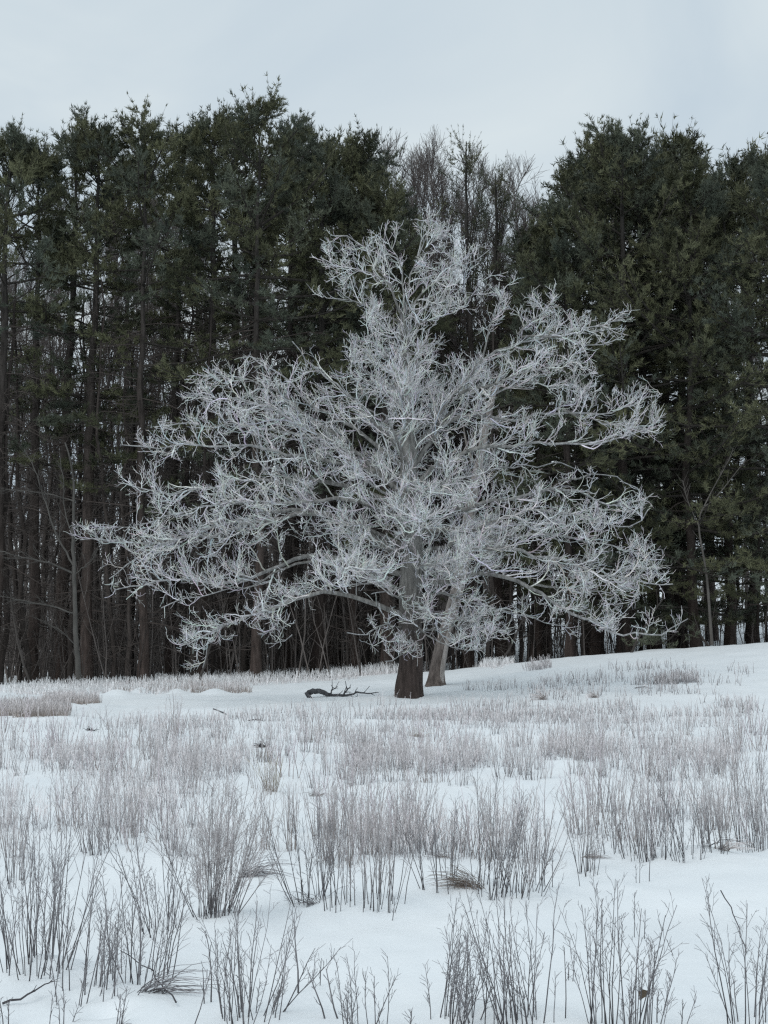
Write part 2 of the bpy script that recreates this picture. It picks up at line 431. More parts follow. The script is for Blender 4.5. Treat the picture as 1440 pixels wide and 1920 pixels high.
# ---------------------------------------------------------------- the frosted oak
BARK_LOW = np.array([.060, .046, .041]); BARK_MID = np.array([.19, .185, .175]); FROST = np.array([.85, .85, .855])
def oak():
    rg = np.random.default_rng(21)
    t = thing('oak_tree', 'broad bare oak tree with pale frosted twigs standing alone in the snowy field', 'tree', tuple(OAK))
    O = OAK
    mp_ = m_per_px(OY)
    tr_px = [(765, 1316, 40), (766, 1290, 31), (768, 1255, 28), (769, 1200, 26), (771, 1120, 26), (772, 1030, 24), (770, 950, 22), (766, 860, 19),
             (764, 780, 16), (761, 700, 12), (757, 630, 9), (753, 585, 7)]
    P = np.array([at(a, b_, OY) for a, b_, r in tr_px]); Rr = np.array([r * mp_ * .82 for *_, r in tr_px])
    P[0, 2] -= .25
    Q = resample(P, 46)
    L = np.linspace(0, 1, 46)
    cl = np.concatenate([[0], np.cumsum(np.linalg.norm(np.diff(P, axis=0), axis=1))]); cl /= cl[-1]
    Rq = np.interp(L, cl, Rr); Rq[:3] = np.minimum(Rq[:3], .38)
    Q[3:, 0] += .03 * np.sin(np.arange(43) * .5)
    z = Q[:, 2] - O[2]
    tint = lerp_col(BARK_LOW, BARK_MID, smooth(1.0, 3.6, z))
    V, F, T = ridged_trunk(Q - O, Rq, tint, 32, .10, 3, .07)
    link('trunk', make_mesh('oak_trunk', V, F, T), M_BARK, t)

    def depth(px_pts, dz):
        """pixel polyline -> world, the far end dz metres deeper than the trunk"""
        n_ = len(px_pts); r_ = []
        for i, (a, b_) in enumerate(px_pts):
            r_.append(at(a, b_, OY + dz * (i / (n_ - 1)) ** .9))
        return np.array(r_)
    limbs = [  # pixel path, depth of the end, radius at the start, density of side branches
        ([(768, 1160), (650, 1112), (520, 1142), (430, 1168), (336, 1212)], -2.0, .13),
        ([(430, 1168), (390, 1200), (380, 1252)], -.2, .035),
        ([(520, 1142), (515, 1180), (520, 1214), (548, 1190)], -.2, .035),
        ([(768, 1075), (600, 1048), (460, 1090), (330, 1090), (215, 1106)], -1.0, .14),
        ([(600, 1048), (470, 1100), (380, 1125), (302, 1140)], -2.0, .06),
        ([(768, 1045), (600, 985), (430, 1010), (300, 1050), (205, 1085)], 1.4, .13),
        ([(768, 1030), (600, 975), (380, 1005), (260, 1020), (150, 1012)], .3, .15),
        ([(300, 1010), (220, 985), (165, 985)], .2, .04),
        ([(769, 990), (640, 930), (480, 925), (350, 950), (250, 985)], -2.2, .12),
        ([(769, 960), (640, 905), (480, 905), (330, 915), (222, 905)], 1.2, .13),
        ([(769, 945), (640, 885), (450, 850), (310, 848), (228, 834)], -.6, .12),
        ([(768, 930), (640, 850), (480, 800), (370, 790), (290, 800)], 2.4, .11),
        ([(768, 915), (640, 830), (500, 770), (420, 745), (345, 735)], -1.0, .12),
        ([(640, 830), (540, 760), (450, 710), (352, 706)], 1.0, .07),
        ([(768, 890), (660, 800), (550, 720), (500, 690), (455, 668)], .4, .11),
        ([(768, 860), (690, 790), (620, 720), (575, 680), (548, 640)], -.8, .09),
        ([(768, 835), (700, 780), (640, 740), (610, 700)], 1.2, .07),
        ([(765, 790), (720, 750), (680, 720), (640, 700)], -1.6, .06),
        ([(762, 730), (720, 690), (690, 660), (655, 640)], .6, .06),
        ([(762, 745), (710, 720), (670, 690), (650, 665)], -1.4, .05),
        ([(757, 640), (725, 620), (690, 600), (680, 590)], -.8, .04),
        # the crown's top: two leaders and the fans they carry
        ([(753, 590), (735, 550), (700, 520), (640, 500), (600, 482)], -.5, .06),
        ([(754, 600), (710, 575), (660, 565), (620, 560), (596, 545)], .6, .05),
        ([(735, 550), (700, 480), (660, 450), (628, 442)], .8, .045),
        ([(753, 575), (745, 520), (735, 470), (720, 440), (728, 412)], 0, .05),
        ([(753, 585), (765, 530), (785, 485), (795, 440), (802, 402)], .5, .06),
        ([(785, 485), (810, 455), (840, 430)], -.4, .035),
        ([(755, 592), (790, 550), (840, 510), (885, 485), (918, 468)], -.6, .055),
        ([(756, 605), (800, 575), (850, 550), (895, 545), (905, 515)], .8, .05),
        ([(757, 625), (790, 600), (830, 590), (870, 575)], -1.2, .045),
        # right side
        ([(768, 820), (850, 740), (905, 675), (975, 630), (1060, 618), (1172, 600)], .4, .12),
        ([(905, 675), (925, 610), (938, 570), (945, 538)], -.4, .05),
        ([(975, 630), (1010, 590), (1042, 562)], .3, .05),
        ([(975, 632), (1050, 640), (1110, 650), (1168, 630)], -1.2, .05),
        ([(860, 735), (960, 700), (1030, 690), (1100, 680)], -1.6, .07),
        ([(768, 850), (860, 770), (980, 730), (1080, 730), (1110, 715)], 1.6, .08),
        ([(768, 875), (870, 785), (1000, 772), (1130, 775), (1242, 738)], .6, .11),
        ([(1050, 772), (1130, 790), (1200, 800), (1235, 785)], -.8, .05),
        ([(768, 910), (860, 862), (960, 832), (1070, 828), (1145, 820), (1222, 805)], -1.4, .12),
        ([(768, 880), (820, 800), (870, 740), (900, 700)], 2.0, .06),
        ([(768, 935), (880, 890), (1000, 870), (1090, 882)], 1.8, .08),
        ([(769, 975), (900, 935), (1050, 905), (1140, 940), (1225, 925)], .2, .13),
        ([(1050, 905), (1120, 900), (1195, 915)], 1.2, .05),
        ([(770, 1010), (900, 975), (1050, 955), (1140, 975), (1215, 955)], -1.8, .11),
        ([(770, 1040), (900, 1010), (1060, 1010), (1160, 1030), (1240, 1042)], 1.6, .11),
        ([(770, 1065), (900, 1030), (1040, 1040), (1160, 1080), (1262, 1095)], -.8, .13),
        ([(1040, 1040), (1130, 1060), (1200, 1065), (1235, 1040)], 1.0, .05),
        ([(770, 1085), (900, 1065), (1000, 1100), (1090, 1155), (1180, 1182), (1290, 1160)], -1.4, .13),
        ([(1000, 1100), (1060, 1110), (1140, 1110), (1180, 1085)], 1.0, .06),
        ([(770, 1120), (860, 1110), (940, 1140), (1010, 1165), (1065, 1172)], 1.4, .08),
        ([(770, 1150), (830, 1150), (890, 1180), (950, 1180)], -1.2, .06),
        ([(770, 1175), (810, 1195), (870, 1215), (915, 1200)], -1.8, .05),
        ([(770, 1180), (720, 1172), (680, 1190), (650, 1186)], -1.6, .05),
        ([(772, 1195), (760, 1225), (738, 1238), (722, 1240)], -1.0, .035),
        ([(769, 1110), (700, 1090), (620, 1110), (560, 1100)], 2.2, .07),
    ]
    zo = lambda L: np.array([(130 + u * .8194, 380 + v * .8194) for u, v in L])
    OUT = zo([(820,20),(860,60),(965,110),(950,170),(940,200),(1000,185),(1110,205),(1140,240),(1285,262),(1270,310),(1190,340),(1195,400),(1320,425),(1368,465),(1335,540),(1280,560),(1180,548),(1090,580),
              (1160,620),(1270,645),(1340,685),(1320,720),(1260,745),(1350,765),(1368,850),(1390,880),(1300,905),(1250,915),(1350,930),(1410,955),(1350,988),(1200,975),(1080,962),(1000,992),(960,1022),(860,1032),
              (800,1005),(785,1055),(735,1055),(745,1012),(640,992),(675,950),(650,908),(540,938),(500,955),(522,1000),(430,1032),(400,985),(320,1002),(312,1075),(258,1042),(232,985),(290,940),(202,937),(290,910),
              (92,888),(130,832),(18,778),(22,732),(60,722),(150,758),(150,728),(230,690),(150,658),(100,636),(200,618),(118,562),(108,542),(190,518),(255,488),(320,488),(252,440),(252,398),(310,355),(400,355),
              (500,340),(508,315),(560,362),(640,430),(695,478),(635,370),(626,310),(678,290),(660,248),(600,248),(558,205),(576,108),(650,68),(740,36)])
    HOLES = [zo(h) for h in [[(435,785),(565,785),(545,845),(425,860)], [(572,645),(622,645),(612,692),(570,692)], [(640,515),(705,515),(705,560),(640,562)], [(742,78),(825,84),(820,130),(752,125)],
             [(215,600),(335,596),(320,634),(225,640)], [(955,295),(1012,282),(1000,345),(948,345)], [(300,892),(418,868),(400,930),(330,932)], [(560,885),(735,878),(735,925),(600,930)],
             [(960,425),(1120,438),(1100,468),(968,470)], [(1060,560),(1200,552),(1190,590),(1080,600)], [(660,440),(735,470),(735,500),(690,500)], [(835,280),(870,262),(880,290),(850,310)],
             [(1010,850),(1100,862),(1090,890),(1010,885)], [(840,880),(872,885),(868,930),(835,930)], [(470,985),(640,955),(640,1040),(560,1060)], [(700,640),(745,640),(742,665),(705,668)]]]
    def inside(poly, X, Y_):
        r_ = np.zeros(X.shape, bool); j = len(poly) - 1
        for i in range(len(poly)):
            xi, yi = poly[i]; xj, yj = poly[j]
            if yi != yj: r_ ^= ((yi > Y_) != (yj > Y_)) & (X < (xj - xi) * (Y_ - yi) / (yj - yi) + xi)
            j = i
        return r_
    def seen(W):
        z_ = W[..., 2] - EYE; f_ = W[..., 1] * CP + z_ * SP; v_ = -W[..., 1] * SP + z_ * CP
        return 720 + FPX * W[..., 0] / f_, 960 - FPX * v_ / f_
    def prune(Pp, Rp, soft=15.0):
        # the crown keeps the grown outline of the real tree: shoots that leave it, or fill its gaps, are dropped
        x, y = seen(Pp[:, -1]); x = x + (750 - x) * .025; y = y + (900 - y) * .025; jx = rg.normal(size=x.shape) * soft
        k_ = inside(OUT, x + jx, y + rg.normal(size=x.shape) * soft)
        xm, ym = seen(Pp[:, len(Pp[0]) // 2])
        for h in HOLES:
            k_ &= ~((inside(h, x, y) | inside(h, xm, ym)) & (rg.random(x.shape) < .88))
        return Pp[k_], Rp[k_]
    paths = [(depth(p, d), r * .70) for p, d, r in limbs]
    # limbs towards and away from the viewer fill the middle of the crown
    for i in range(12):
        zpx = 1120 - 420 * (i / 11.0)
        base = at(769, zpx, OY)
        h = (1120 - zpx) / 470
        side = 1 if i % 2 else -1
        az = rg.uniform(-.75, .75) + (0 if side > 0 else math.pi)
        Lm = (5.6 - 3.2 * h) * rg.uniform(.7, 1.05)
        dx, dy = math.sin(az), math.cos(az)
        rise = (.05 + .5 * h)
        p = [base]
        for q in range(1, 5):
            s = q / 4
            p.append(base + np.array([dx * Lm * s, dy * Lm * s, Lm * (rise * s + .12 * math.sin(s * 3.1))]) + rg.normal(size=3) * .12)
        paths.append((np.array(p), .075 - .03 * h))
    for i in range(9):
        b_ = at(769, 1190 - 32 * i, OY); az = math.pi + rg.uniform(-1.1, 1.1); Lm = rg.uniform(2.2, 3.8); p = [b_]
        for q in range(1, 4):
            s_ = q / 3; p.append(b_ + np.array([math.sin(az) * Lm * s_, math.cos(az) * Lm * s_, Lm * (.16 * s_ - .10 * s_ * s_)]) + rg.normal(size=3) * .10)
        paths.append((np.array(p), .045))
    tot = 0
    for p, r0 in paths:
        ln = np.linalg.norm(np.diff(p, axis=0), axis=1).sum()
        n_ = max(6, int(ln / .32))
        q = resample(p, n_)
        wob = np.cumsum(rg.normal(size=(n_, 3)), axis=0); wob -= np.linspace(0, 1, n_)[:, None] * wob[-1]
        q = q + wob * .06
        rad = np.maximum(r0 * (1 - .86 * np.linspace(0, 1, n_) ** .7), .014)
        tl = np.linspace(0, 1, n_)
        tint = lerp_col(BARK_MID * 1.1, FROST * .42, smooth(.15, .9, tl))
        tb = Tubes(); tb.add((q - O)[None], rad[None], tint[None], 7)
        lo = link('limb', tb.mesh('oak_limb'), M_BARK, t)
        # level 2
        k2 = max(9, int(ln * 3.5))
        sc = min(1.0, .34 + ln * .16)
        A, Ar, _ = spawn(q[None], rad[None], k2, .14 if ln > 2 else .05, .99, np.array([1.55 * sc]), .80, .075, .24, 9, rg, .021, .52, .40, .010)
        A, Ar = prune(A, Ar)
        if not len(A): A, Ar = q[None, -8:], rad[None, -8:]
        B, Br, _ = spawn(A, Ar, 9, .10, 1.0, .44 * sc + .12, .72, .11, .24, 5, rg, .0105, .35, .6, .0078)
        B, Br = prune(B, Br)
        D, Dr, _ = spawn(B, Br, 4, .12, 1.0, .20, .68, .17, .22, 3, rg, .0078, .25, .7, .0062)
        E, Er, _ = spawn(q[None], rad[None], max(6, int(ln * 5)), .15, 1.0, np.array([.45]), .9, .12, .2, 4, rg, .009, .2, .6, .0075)
        E, Er = prune(E, Er)
        tw = Tubes()
        col = FROST * (.85 + .3 * rg.random())
        def c(M): return (FROST[None] * (.45 + .68 * rg.random((M, 1))) * (1 + .05 * rg.normal(size=(M, 3))))[:, None, :]
        tw.add(A - O, Ar, c(len(A)), 4); tw.add(B - O, Br, c(len(B)), 3); tw.add(D - O, Dr, c(len(D)), 3); tw.add(E - O, Er, c(len(E)), 3)
        me = tw.mesh('oak_twigs'); tot += len(me.polygons)
        link('twigs', me, M_TWIG, lo, kind='stuff')
    # sprouts along the upper trunk
    up_ = Q[16:44]; ur = Rq[16:44]
    A, Ar, _ = spawn(up_[None], ur[None], 60, 0, 1, np.array([1.15]), 1.15, .10, .2, 6, rg, .018, .1, .5, .011)
    A, Ar = prune(A, Ar)
    B, Br, _ = spawn(A, Ar, 7, .15, 1, .5, .68, .12, .2, 4, rg, .012, .4, .6, .009)
    D, Dr, _ = spawn(B, Br, 3, .15, 1, .26, .62, .18, .2, 3, rg, .009, .3, .6, .0075)
    tw = Tubes(); tw.add(A - O, Ar, c(len(A)), 4); tw.add(B - O, Br, c(len(B)), 3); tw.add(D - O, Dr, c(len(D)), 3)
    link('sprouts', tw.mesh('oak_sprouts'), M_TWIG, t, kind='stuff')
    print('oak twig quads', tot)
oak()

# ---------------------------------------------------------------- pale dead snag behind the oak
def snag():
    rg = np.random.default_rng(5)
    g = on_ground(817, 1284)
    Y = g[1]
    mp_ = m_per_px(Y)
    px = [(817, 1292, 17), (819, 1262, 14.5), (828, 1215, 13.5), (840, 1170, 13), (856, 1110, 12.5), (872, 1030, 12), (880, 960, 11), (896, 880, 9), (912, 800, 6.5), (928, 730, 4), (936, 705, 2)]
    P = np.array([at(a, b_, Y + .1 * i) for i, (a, b_, r) in enumerate(px)]); Rr = np.array([r * mp_ for *_, r in px])
    Q = resample(P, 40); s = np.linspace(0, 1, 40)
    cl = np.concatenate([[0], np.cumsum(np.linalg.norm(np.diff(P, axis=0), axis=1))]); cl /= cl[-1]
    Rq = np.interp(s, cl, Rr)
    tint = lerp_col([.135, .11, .098], [.24, .215, .20], smooth(0, .3, s))
    t = thing('dead_tree', 'slender pale leaning trunk just behind the broad oak, bark peeled off', 'tree', tuple(g))
    V, F, T = ridged_trunk(Q - g, Rq, tint, 20, .10, 9, .10)
    link('trunk', make_mesh('snag_trunk', V, F, T), M_BARK, t)
    for a, pts in enumerate([[(896, 880), (880, 850), (872, 820), (868, 790)], [(868, 1050), (850, 1010), (846, 985)], [(912, 800), (935, 780), (960, 775)]]):
        q = resample(np.array([at(x, y, Y + .6) for x, y in pts]), 10)
        tb = Tubes(); tb.add((q - g)[None], np.linspace(.055, .015, 10)[None], np.array([.26, .235, .215]), 6)
        link('broken_limb', tb.mesh('snag_limb'), M_BARK, t)
    # second stem hugging the right side of the foot
    q = resample(np.array([at(x, y, Y - .15) for x, y in [(826, 1284), (832, 1240), (840, 1195), (848, 1150)]]), 12)
    tb = Tubes(); tb.add((q - g)[None], np.linspace(.085, .05, 12)[None], np.array([.33, .30, .28]), 8)
    link('side_stem', tb.mesh('snag_side'), M_BARK, t)
snag()

# ---------------------------------------------------------------- white pines
NEEDLE_A = np.array([.024, .030, .018]); NEEDLE_B = np.array([.175, .178, .100]); NEEDLE_C = np.array([.100, .122, .105])
def tuft_tris(pos, dirs, size, rg, nn=7, spread=.9, width=.10):
    """pos (K,3), dirs (K,3), size (K,) -> slim needle-bundle triangles"""
    K = len(pos)
    rv = rg.normal(size=(K, nn, 3))
    d = nrm(dirs[:, None] + spread * rv * .6 + np.array([0, 0, .10]))
    side = nrm(np.cross(d, rg.normal(size=(K, nn, 3))))
    ln = size[:, None, None] * (.65 + .6 * rg.random((K, nn, 1)))
    root = pos[:, None] + .12 * ln * rg.normal(size=(K, nn, 3))
    V = np.stack([root - side * ln * width, root + side * ln * width, root + d * ln], 2).reshape(-1, 3)
    return V, np.arange(K * nn * 3).reshape(-1, 3)

def pine(H, cb, Rmax, seed, whorl=1.0, per=5, sparse_below=None, dead=40, nn=7, tuft=.19, shape=.62, tuftk=4, lowfrac=1.0, kk=9, fexp=2.3, flat=.22, start=.38):
    """white pine: whorls of boughs, foliage in flat ragged pads on the outer half of each bough, brush-like shoots at the top"""
    rg = np.random.default_rng(seed)
    zs = np.linspace(-.3, H, 26)
    wob = np.cumsum(rg.normal(size=(26, 2)), axis=0) * .045; wob -= wob[0]
    TP = np.stack([wob[:, 0], wob[:, 1], zs], 1)
    TR = rg.uniform(.17, .30) * (H / 22) * (1 - np.clip(zs / H, 0, 1)) ** .75 + .02
    TR[:2] += .05
    pcol = np.array([.055, .042, .037]) * rg.uniform(.45, 1.5)
    tt = Tubes(); tt.add(TP[None], TR[None], lerp_col(pcol, [.05, .048, .045], np.clip(zs / H, 0, 1))[None], 10)
    P0, D0, L0, F0 = [], [], [], []
    z = cb
    lop = rg.uniform(0, 6.28)
    while z < H - .35:
        f = (z - cb) / (H - cb)
        k = per + rg.integers(-1, 2)
        a0 = rg.uniform(0, 6.28)
        keep = .88
        if sparse_below is not None and f < sparse_below: keep = .46
        for j in range(k):
            if rg.random() > keep: continue
            az = a0 + j * 2 * math.pi / k + rg.normal() * .25
            prof = (1 - f ** fexp) ** shape * (lowfrac + (1 - lowfrac) * min(1, f * 3)) * (1 + .18 * math.cos(az - lop + f * 3))
            L = Rmax * prof * rg.uniform(.55, 1.2) + .30
            el = -.06 + .95 * f ** 2.0 + rg.normal() * .13
            P0.append([np.interp(z, zs, TP[:, 0]), np.interp(z, zs, TP[:, 1]), z + rg.uniform(-.2, .2)])
            D0.append([math.cos(az) * math.cos(el), math.sin(az) * math.cos(el), math.sin(el)])
            L0.append(L); F0.append(f)
        z += whorl * rg.uniform(.7, 1.3) * (1.1 - .55 * f)
    P0, D0, L0, F0 = np.array(P0), np.array(D0), np.array(L0), np.array(F0)
    Bn = len(P0); n = 6
    main = np.empty((Bn, n, 3)); main[:, 0] = P0; p = P0; d = D0
    for q in range(1, n):
        d = nrm(d + np.array([0, 0, -.05 if q < 3 else .16]) + .07 * rg.normal(size=d.shape))
        p = p + d * (L0 / (n - 1))[:, None]; main[:, q] = p
    mr = np.clip(L0 * .016, .018, .07)[:, None] * np.linspace(1, .3, n)[None]
    S, Sr, si = spawn(main, mr, kk, start, 1.0, L0 * .30 + .22, .95, .05, .12, 3, rg, .02, .40, .5, .008)
    # pads are flat: pull the side shoots towards the height of their bough
    anchor = S[:, :1]
    fl = (flat + (1 - flat) * F0[si] ** 1.5)[:, None]
    S[..., 2] = anchor[..., 2] + (S[..., 2] - anchor[..., 2]) * fl
    # every side shoot carries short upturned brushes
    Q, Qr, qi = spawn(S, Sr, 2, .35, 1.0, np.full(len(S), .36), .55, .30, .10, 3, rg, .012, .2, .6, .006)
    hi = np.where(F0 > .5)[0]
    X, Xr, xi = spawn(main[hi], mr[hi], 5, .45, 1.0, np.full(len(hi), .75) * (.7 + .8 * F0[hi]), .5, .34, .08, 3, rg, .014, .1, .6, .007)
    br = Tubes(); br.add(main, mr, np.array([.052, .047, .042]), 4); br.add(S, Sr, np.array([.052, .047, .042]), 3)
    br.add(X, Xr, np.array([.052, .047, .042]), 3)
    brush = np.concatenate([Q, S, X]); own = np.concatenate([si[qi], si, hi[xi]])
    # leader shoots
    nl = 9
    lp = np.empty((nl, 3, 3)); la = rg.uniform(0, 6.28, nl); lr = rg.uniform(.1, .55, nl); lr[0] = 0
    tx, ty = TP[-1, 0], TP[-1, 1]
    for q in range(3):
        lp[:, q] = np.stack([tx + np.cos(la) * lr * (.4 + .3 * q), ty + np.sin(la) * lr * (.4 + .3 * q), H - .95 - lr * 1.3 + .42 * q + 0 * la], 1)
    brush = np.concatenate([brush, lp]); own = np.concatenate([own, np.full(nl, -1)])
    br.add(lp, np.full((nl, 3), .012), np.array([.06, .054, .046]), 3)
    M = len(brush)
    ts = (np.arange(tuftk)[None] + rg.random((M, tuftk))) / tuftk
    ts = .15 + .85 * ts
    s = np.clip(ts, 0, 1) * 2; i = np.clip(s.astype(int), 0, 1); f = (s - i)[..., None]
    ix = np.arange(M)[:, None]
    pos = brush[ix, i] * (1 - f) + brush[ix, i + 1] * f
    tan = nrm(brush[ix, i + 1] - brush[ix, i])
    pos = (pos + rg.normal(size=pos.shape) * .018).reshape(-1, 3)
    dr = nrm(tan * .8 + np.array([0, 0, .30]) + .25 * rg.normal(size=tan.shape)).reshape(-1, 3)
    size = tuft * (.75 + .5 * rg.random(len(pos)))
    V, F = tuft_tris(pos, dr, size, rg, nn, 1.0, .085)
    par = np.repeat(own, tuftk)
    bt = np.append(rg.random(Bn), .5); bl = np.append((rg.random(Bn) < .4) * 1.0, 0)
    sh_ = np.repeat(rg.random(M), tuftk)
    mixc = lerp_col(NEEDLE_A, NEEDLE_B, np.clip(bt[par] * .6 + .45 * sh_, 0, 1))
    mixc = lerp_col(mixc, NEEDLE_C, bl[par] * .5)
    T = np.repeat(mixc, nn * 3, axis=0)
    res = {'trunk': tt.mesh('pine_trunk'), 'branches': br.mesh('pine_branches'), 'foliage': make_mesh('pine_foliage', V, [F], T, False)}
    if dead:
        zt = rg.uniform(1.2, cb + (H - cb) * .45, dead)
        P0 = np.stack([np.interp(zt, zs, TP[:, 0]), np.interp(zt, zs, TP[:, 1]), zt], 1); az = rg.uniform(0, 6.28, dead); el = rg.uniform(-.35, .35, dead)
        d = np.stack([np.cos(az) * np.cos(el), np.sin(az) * np.cos(el), np.sin(el)], 1)
        L = rg.uniform(.6, 3.2, dead); n = 5
        mm = np.empty((dead, n, 3)); mm[:, 0] = P0; p = P0
        for q in range(1, n):
            d = nrm(d + .13 * rg.normal(size=d.shape) + np.array([0, 0, -.05])); p = p + d * (L / (n - 1))[:, None]; mm[:, q] = p
        r_ = (.012 + .008 * L)[:, None] * np.linspace(1, .35, n)[None]
        dt = Tubes(); dt.add(mm, r_, np.array([.085, .070, .063]), 3)
        S2, S2r, _ = spawn(mm, r_, 6, .2, 1, L * .3 + .1, .8, -.02, .18, 4, rg, .010, .3, .5, .006)
        dt.add(S2, S2r, np.array([.09, .078, .070]), 3)
        res['dead'] = dt.mesh('pine_dead_branches')
    return res

def place_pine(ms, loc, label, group=None, rz=0.0, sc=1.0, lean=(0, 0)):
    t = thing('pine_tree', label, 'tree', tuple(loc), group, rz)
    t.scale = (sc, sc, sc); t.rotation_euler = (lean[0], lean[1], rz)
    link('trunk', ms['trunk'], M_PBARK, t)
    link('branches', ms['branches'], M_PBARK, t, kind='stuff')
    link('foliage', ms['foliage'], M_FOL, t, kind='stuff')
    if 'dead' in ms: link('dead_branches', ms['dead'], M_WOOD, t, kind='stuff')
    return t

def hgt(px, pytop, Y):
    """ground point under (px) at distance Y and the tree height that reaches the photo's top"""
    x = (px - 720) / FPX * Y / CP
    x = at(px, pytop, Y)[0]
    z0 = float(ground_z(x, Y)) - .05
    return np.array([x, Y, z0]), at(px, pytop, Y)[2] - z0

FRONT = [  # px of trunk, py of top, distance, crown base fraction, radius, sparse_below, label
    (8, 205, 62, .42, 3.4, .40, 'tall pine cut by the left picture edge, thick trunk with a dark foot'),
    (78, 228, 65, .42, 3.0, .50, 'ragged pine second from the left edge with an uneven low top'),
    (178, 180, 64, .40, 3.2, .60, 'open-crowned pine with a spiky thin top, third from the left'),
    (282, 185, 63, .36, 3.7, .55, 'pine with a rounded dome top left of the tallest pine'),
    (385, 172, 66, .42, 3.0, .45, 'pine on the left shoulder of the tallest pine'),
    (484, 155, 63, .34, 4.6, .40, 'tallest pine of the wood with the highest dense crown'),
    (600, 226, 66, .34, 2.9, .30, 'pine with a narrow top right of the tallest pine'),
    (668, 208, 67, .30, 3.2, .30, 'thin spired pine above the left shoulder of the frosted oak'),
    (722, 290, 65, .28, 3.2, .30, 'lower pine directly behind the top of the frosted oak'),
    (1058, 330, 64, .16, 3.6, None, 'pine at the left slope of the big right pine'),
    (1156, 218, 65, .095, 6.0, None, 'big dark pine with a pointed leader to the right of the oak'),
    (1212, 238, 68, .095, 5.0, None, 'pine with a blunt top just behind the big pointed one'),
    (1290, 280, 64, .09, 5.2, None, 'lower broad pine with layered boughs down to the snow crest'),
    (1350, 285, 67, .09, 4.6, None, 'yellowish pine second from the right picture edge'),
    (1446, 232, 63, .095, 5.0, None, 'pine cut by the right picture edge with layered boughs'),
]
for i, (px, pt, Y, cbf, rad, sp, lab) in enumerate(FRONT):
    loc, H = hgt(px, pt + 64, Y)
    right = px > 1000
    ms = pine(H, H * cbf, rad, 100 + i, per=5, sparse_below=sp, dead=24 if right else 90, lowfrac=.80, whorl=1.42 if right else 1.32, kk=14 if right else 11, start=.20 if right else .36)
    place_pine(ms, loc, lab)
# pines standing deeper in the wood: grown shapes shared by copies
protos = [pine(21, 21 * f, r, 300 + i, per=4, sparse_below=s, dead=60, nn=6, tuft=.24, tuftk=3, kk=8) for i, (f, r, s) in enumerate([(.50, 2.8, .5), (.46, 3.1, .4), (.18, 3.6, None)])]
rgp = np.random.default_rng(77)
BACK = [(-60, 300, 72), (130, 290, 70), (330, 270, 72), (430, 262, 75), (540, 262, 71), (625, 300, 76), (700, 340, 73), (560, 330, 82), (240, 320, 84),
        (1000, 440, 72), (1108, 290, 71), (1255, 285, 71), (1100, 330, 75), (1245, 320, 74), (1395, 310, 73), (1480, 290, 70), (1170, 380, 84), (1320, 380, 82), (1020, 480, 80),
        (870, 600, 76), (800, 590, 82), (940, 600, 84)]
for i, (px, pt, Y) in enumerate(BACK):
    loc, H = hgt(px, pt, Y)
    ms = protos[2] if px > 980 else protos[i % 2]
    place_pine(ms, loc, 'pine standing deeper in the wood, mostly hidden by nearer trees', 'pines deeper in the wood', rgp.uniform(0, 6.28), H / 21)
# thin scraggly pine of the gap
loc, H = hgt(872, 268, 70)
place_pine(pine(H, H * .45, 1.7, 401, per=3, whorl=.8, sparse_below=.3, dead=30, nn=4, kk=4, tuft=.13, tuftk=4), loc, 'thin scraggly pine in the gap between the two dark pine masses')
loc, H = hgt(938, 320, 73)
place_pine(pine(H, H * .5, 1.5, 402, per=3, whorl=.9, sparse_below=.3, dead=30, nn=4, kk=4, tuft=.13, tuftk=4), loc, 'small sparse pine right of the thin one in the gap')

# ---------------------------------------------------------------- bare hardwoods behind and between the pines
def bare_tree(H, seed, crown=.3, spread=.5, r0=.16, k1=16, k2=8, k3=5, col=(.135, .118, .112), fine=.55, upf=.16):
    rg = np.random.default_rng(seed)
    n = 16
    zs = np.linspace(-.3, H, n)
    w_ = np.cumsum(rg.normal(size=(n, 2)), axis=0) * .10; w_ -= w_[0]
    P = np.stack([w_[:, 0], w_[:, 1], zs], 1)
    Rr = r0 * (1 - .93 * np.clip(zs / H, 0, 1))
    col = np.array(col)
    tt = Tubes(); tt.add(P[None], Rr[None], lerp_col(col * .8, col * 1.1, np.clip(zs / H, 0, 1))[None], 8)
    A, Ar, _ = spawn(P[None], Rr[None], k1, crown, .98, np.array([H * spread * .55]), .62, upf, .10, 7, rg, .05, .55, .35, .016)
    B, Br, _ = spawn(A, Ar, k2, .2, 1, H * spread * .17, .6, upf * .7, .13, 5, rg, .018, .4, .45, .010)
    D, Dr, _ = spawn(B, Br, k3, .2, 1, fine, .55, .12, .15, 3, rg, .010, .3, .5, .007)
    tb = Tubes(); tb.add(A, Ar, col, 4); tb.add(B, Br, col * 1.1, 3); tb.add(D, Dr, col * 1.2, 3)
    return tt.mesh('bare_trunk'), tb.mesh('bare_crown')
def place_bare(ms, loc, label, group=None, rz=0, sc=1.0):
    t = thing('bare_tree', label, 'tree', tuple(loc), group, rz); t.scale = (sc,) * 3
    link('trunk', ms[0], M_WOOD, t); link('crown', ms[1], M_WOOD, t, kind='stuff')
    return t
bp_ = [bare_tree(18, 500 + i, .22, .30, .10, 30, 10, 8, upf=.30) for i in range(3)]
rgb = np.random.default_rng(9)
GAP = [(742, 240, 78), (775, 232, 82), (792, 262, 80), (815, 300, 76), (838, 268, 84), (858, 310, 79), (895, 262, 80), (915, 300, 86), (935, 318, 78), (955, 290, 84), (985, 338, 80), (1010, 360, 82), (760, 330, 74), (800, 360, 75),
       (880, 350, 75), (925, 380, 74), (970, 400, 75)]
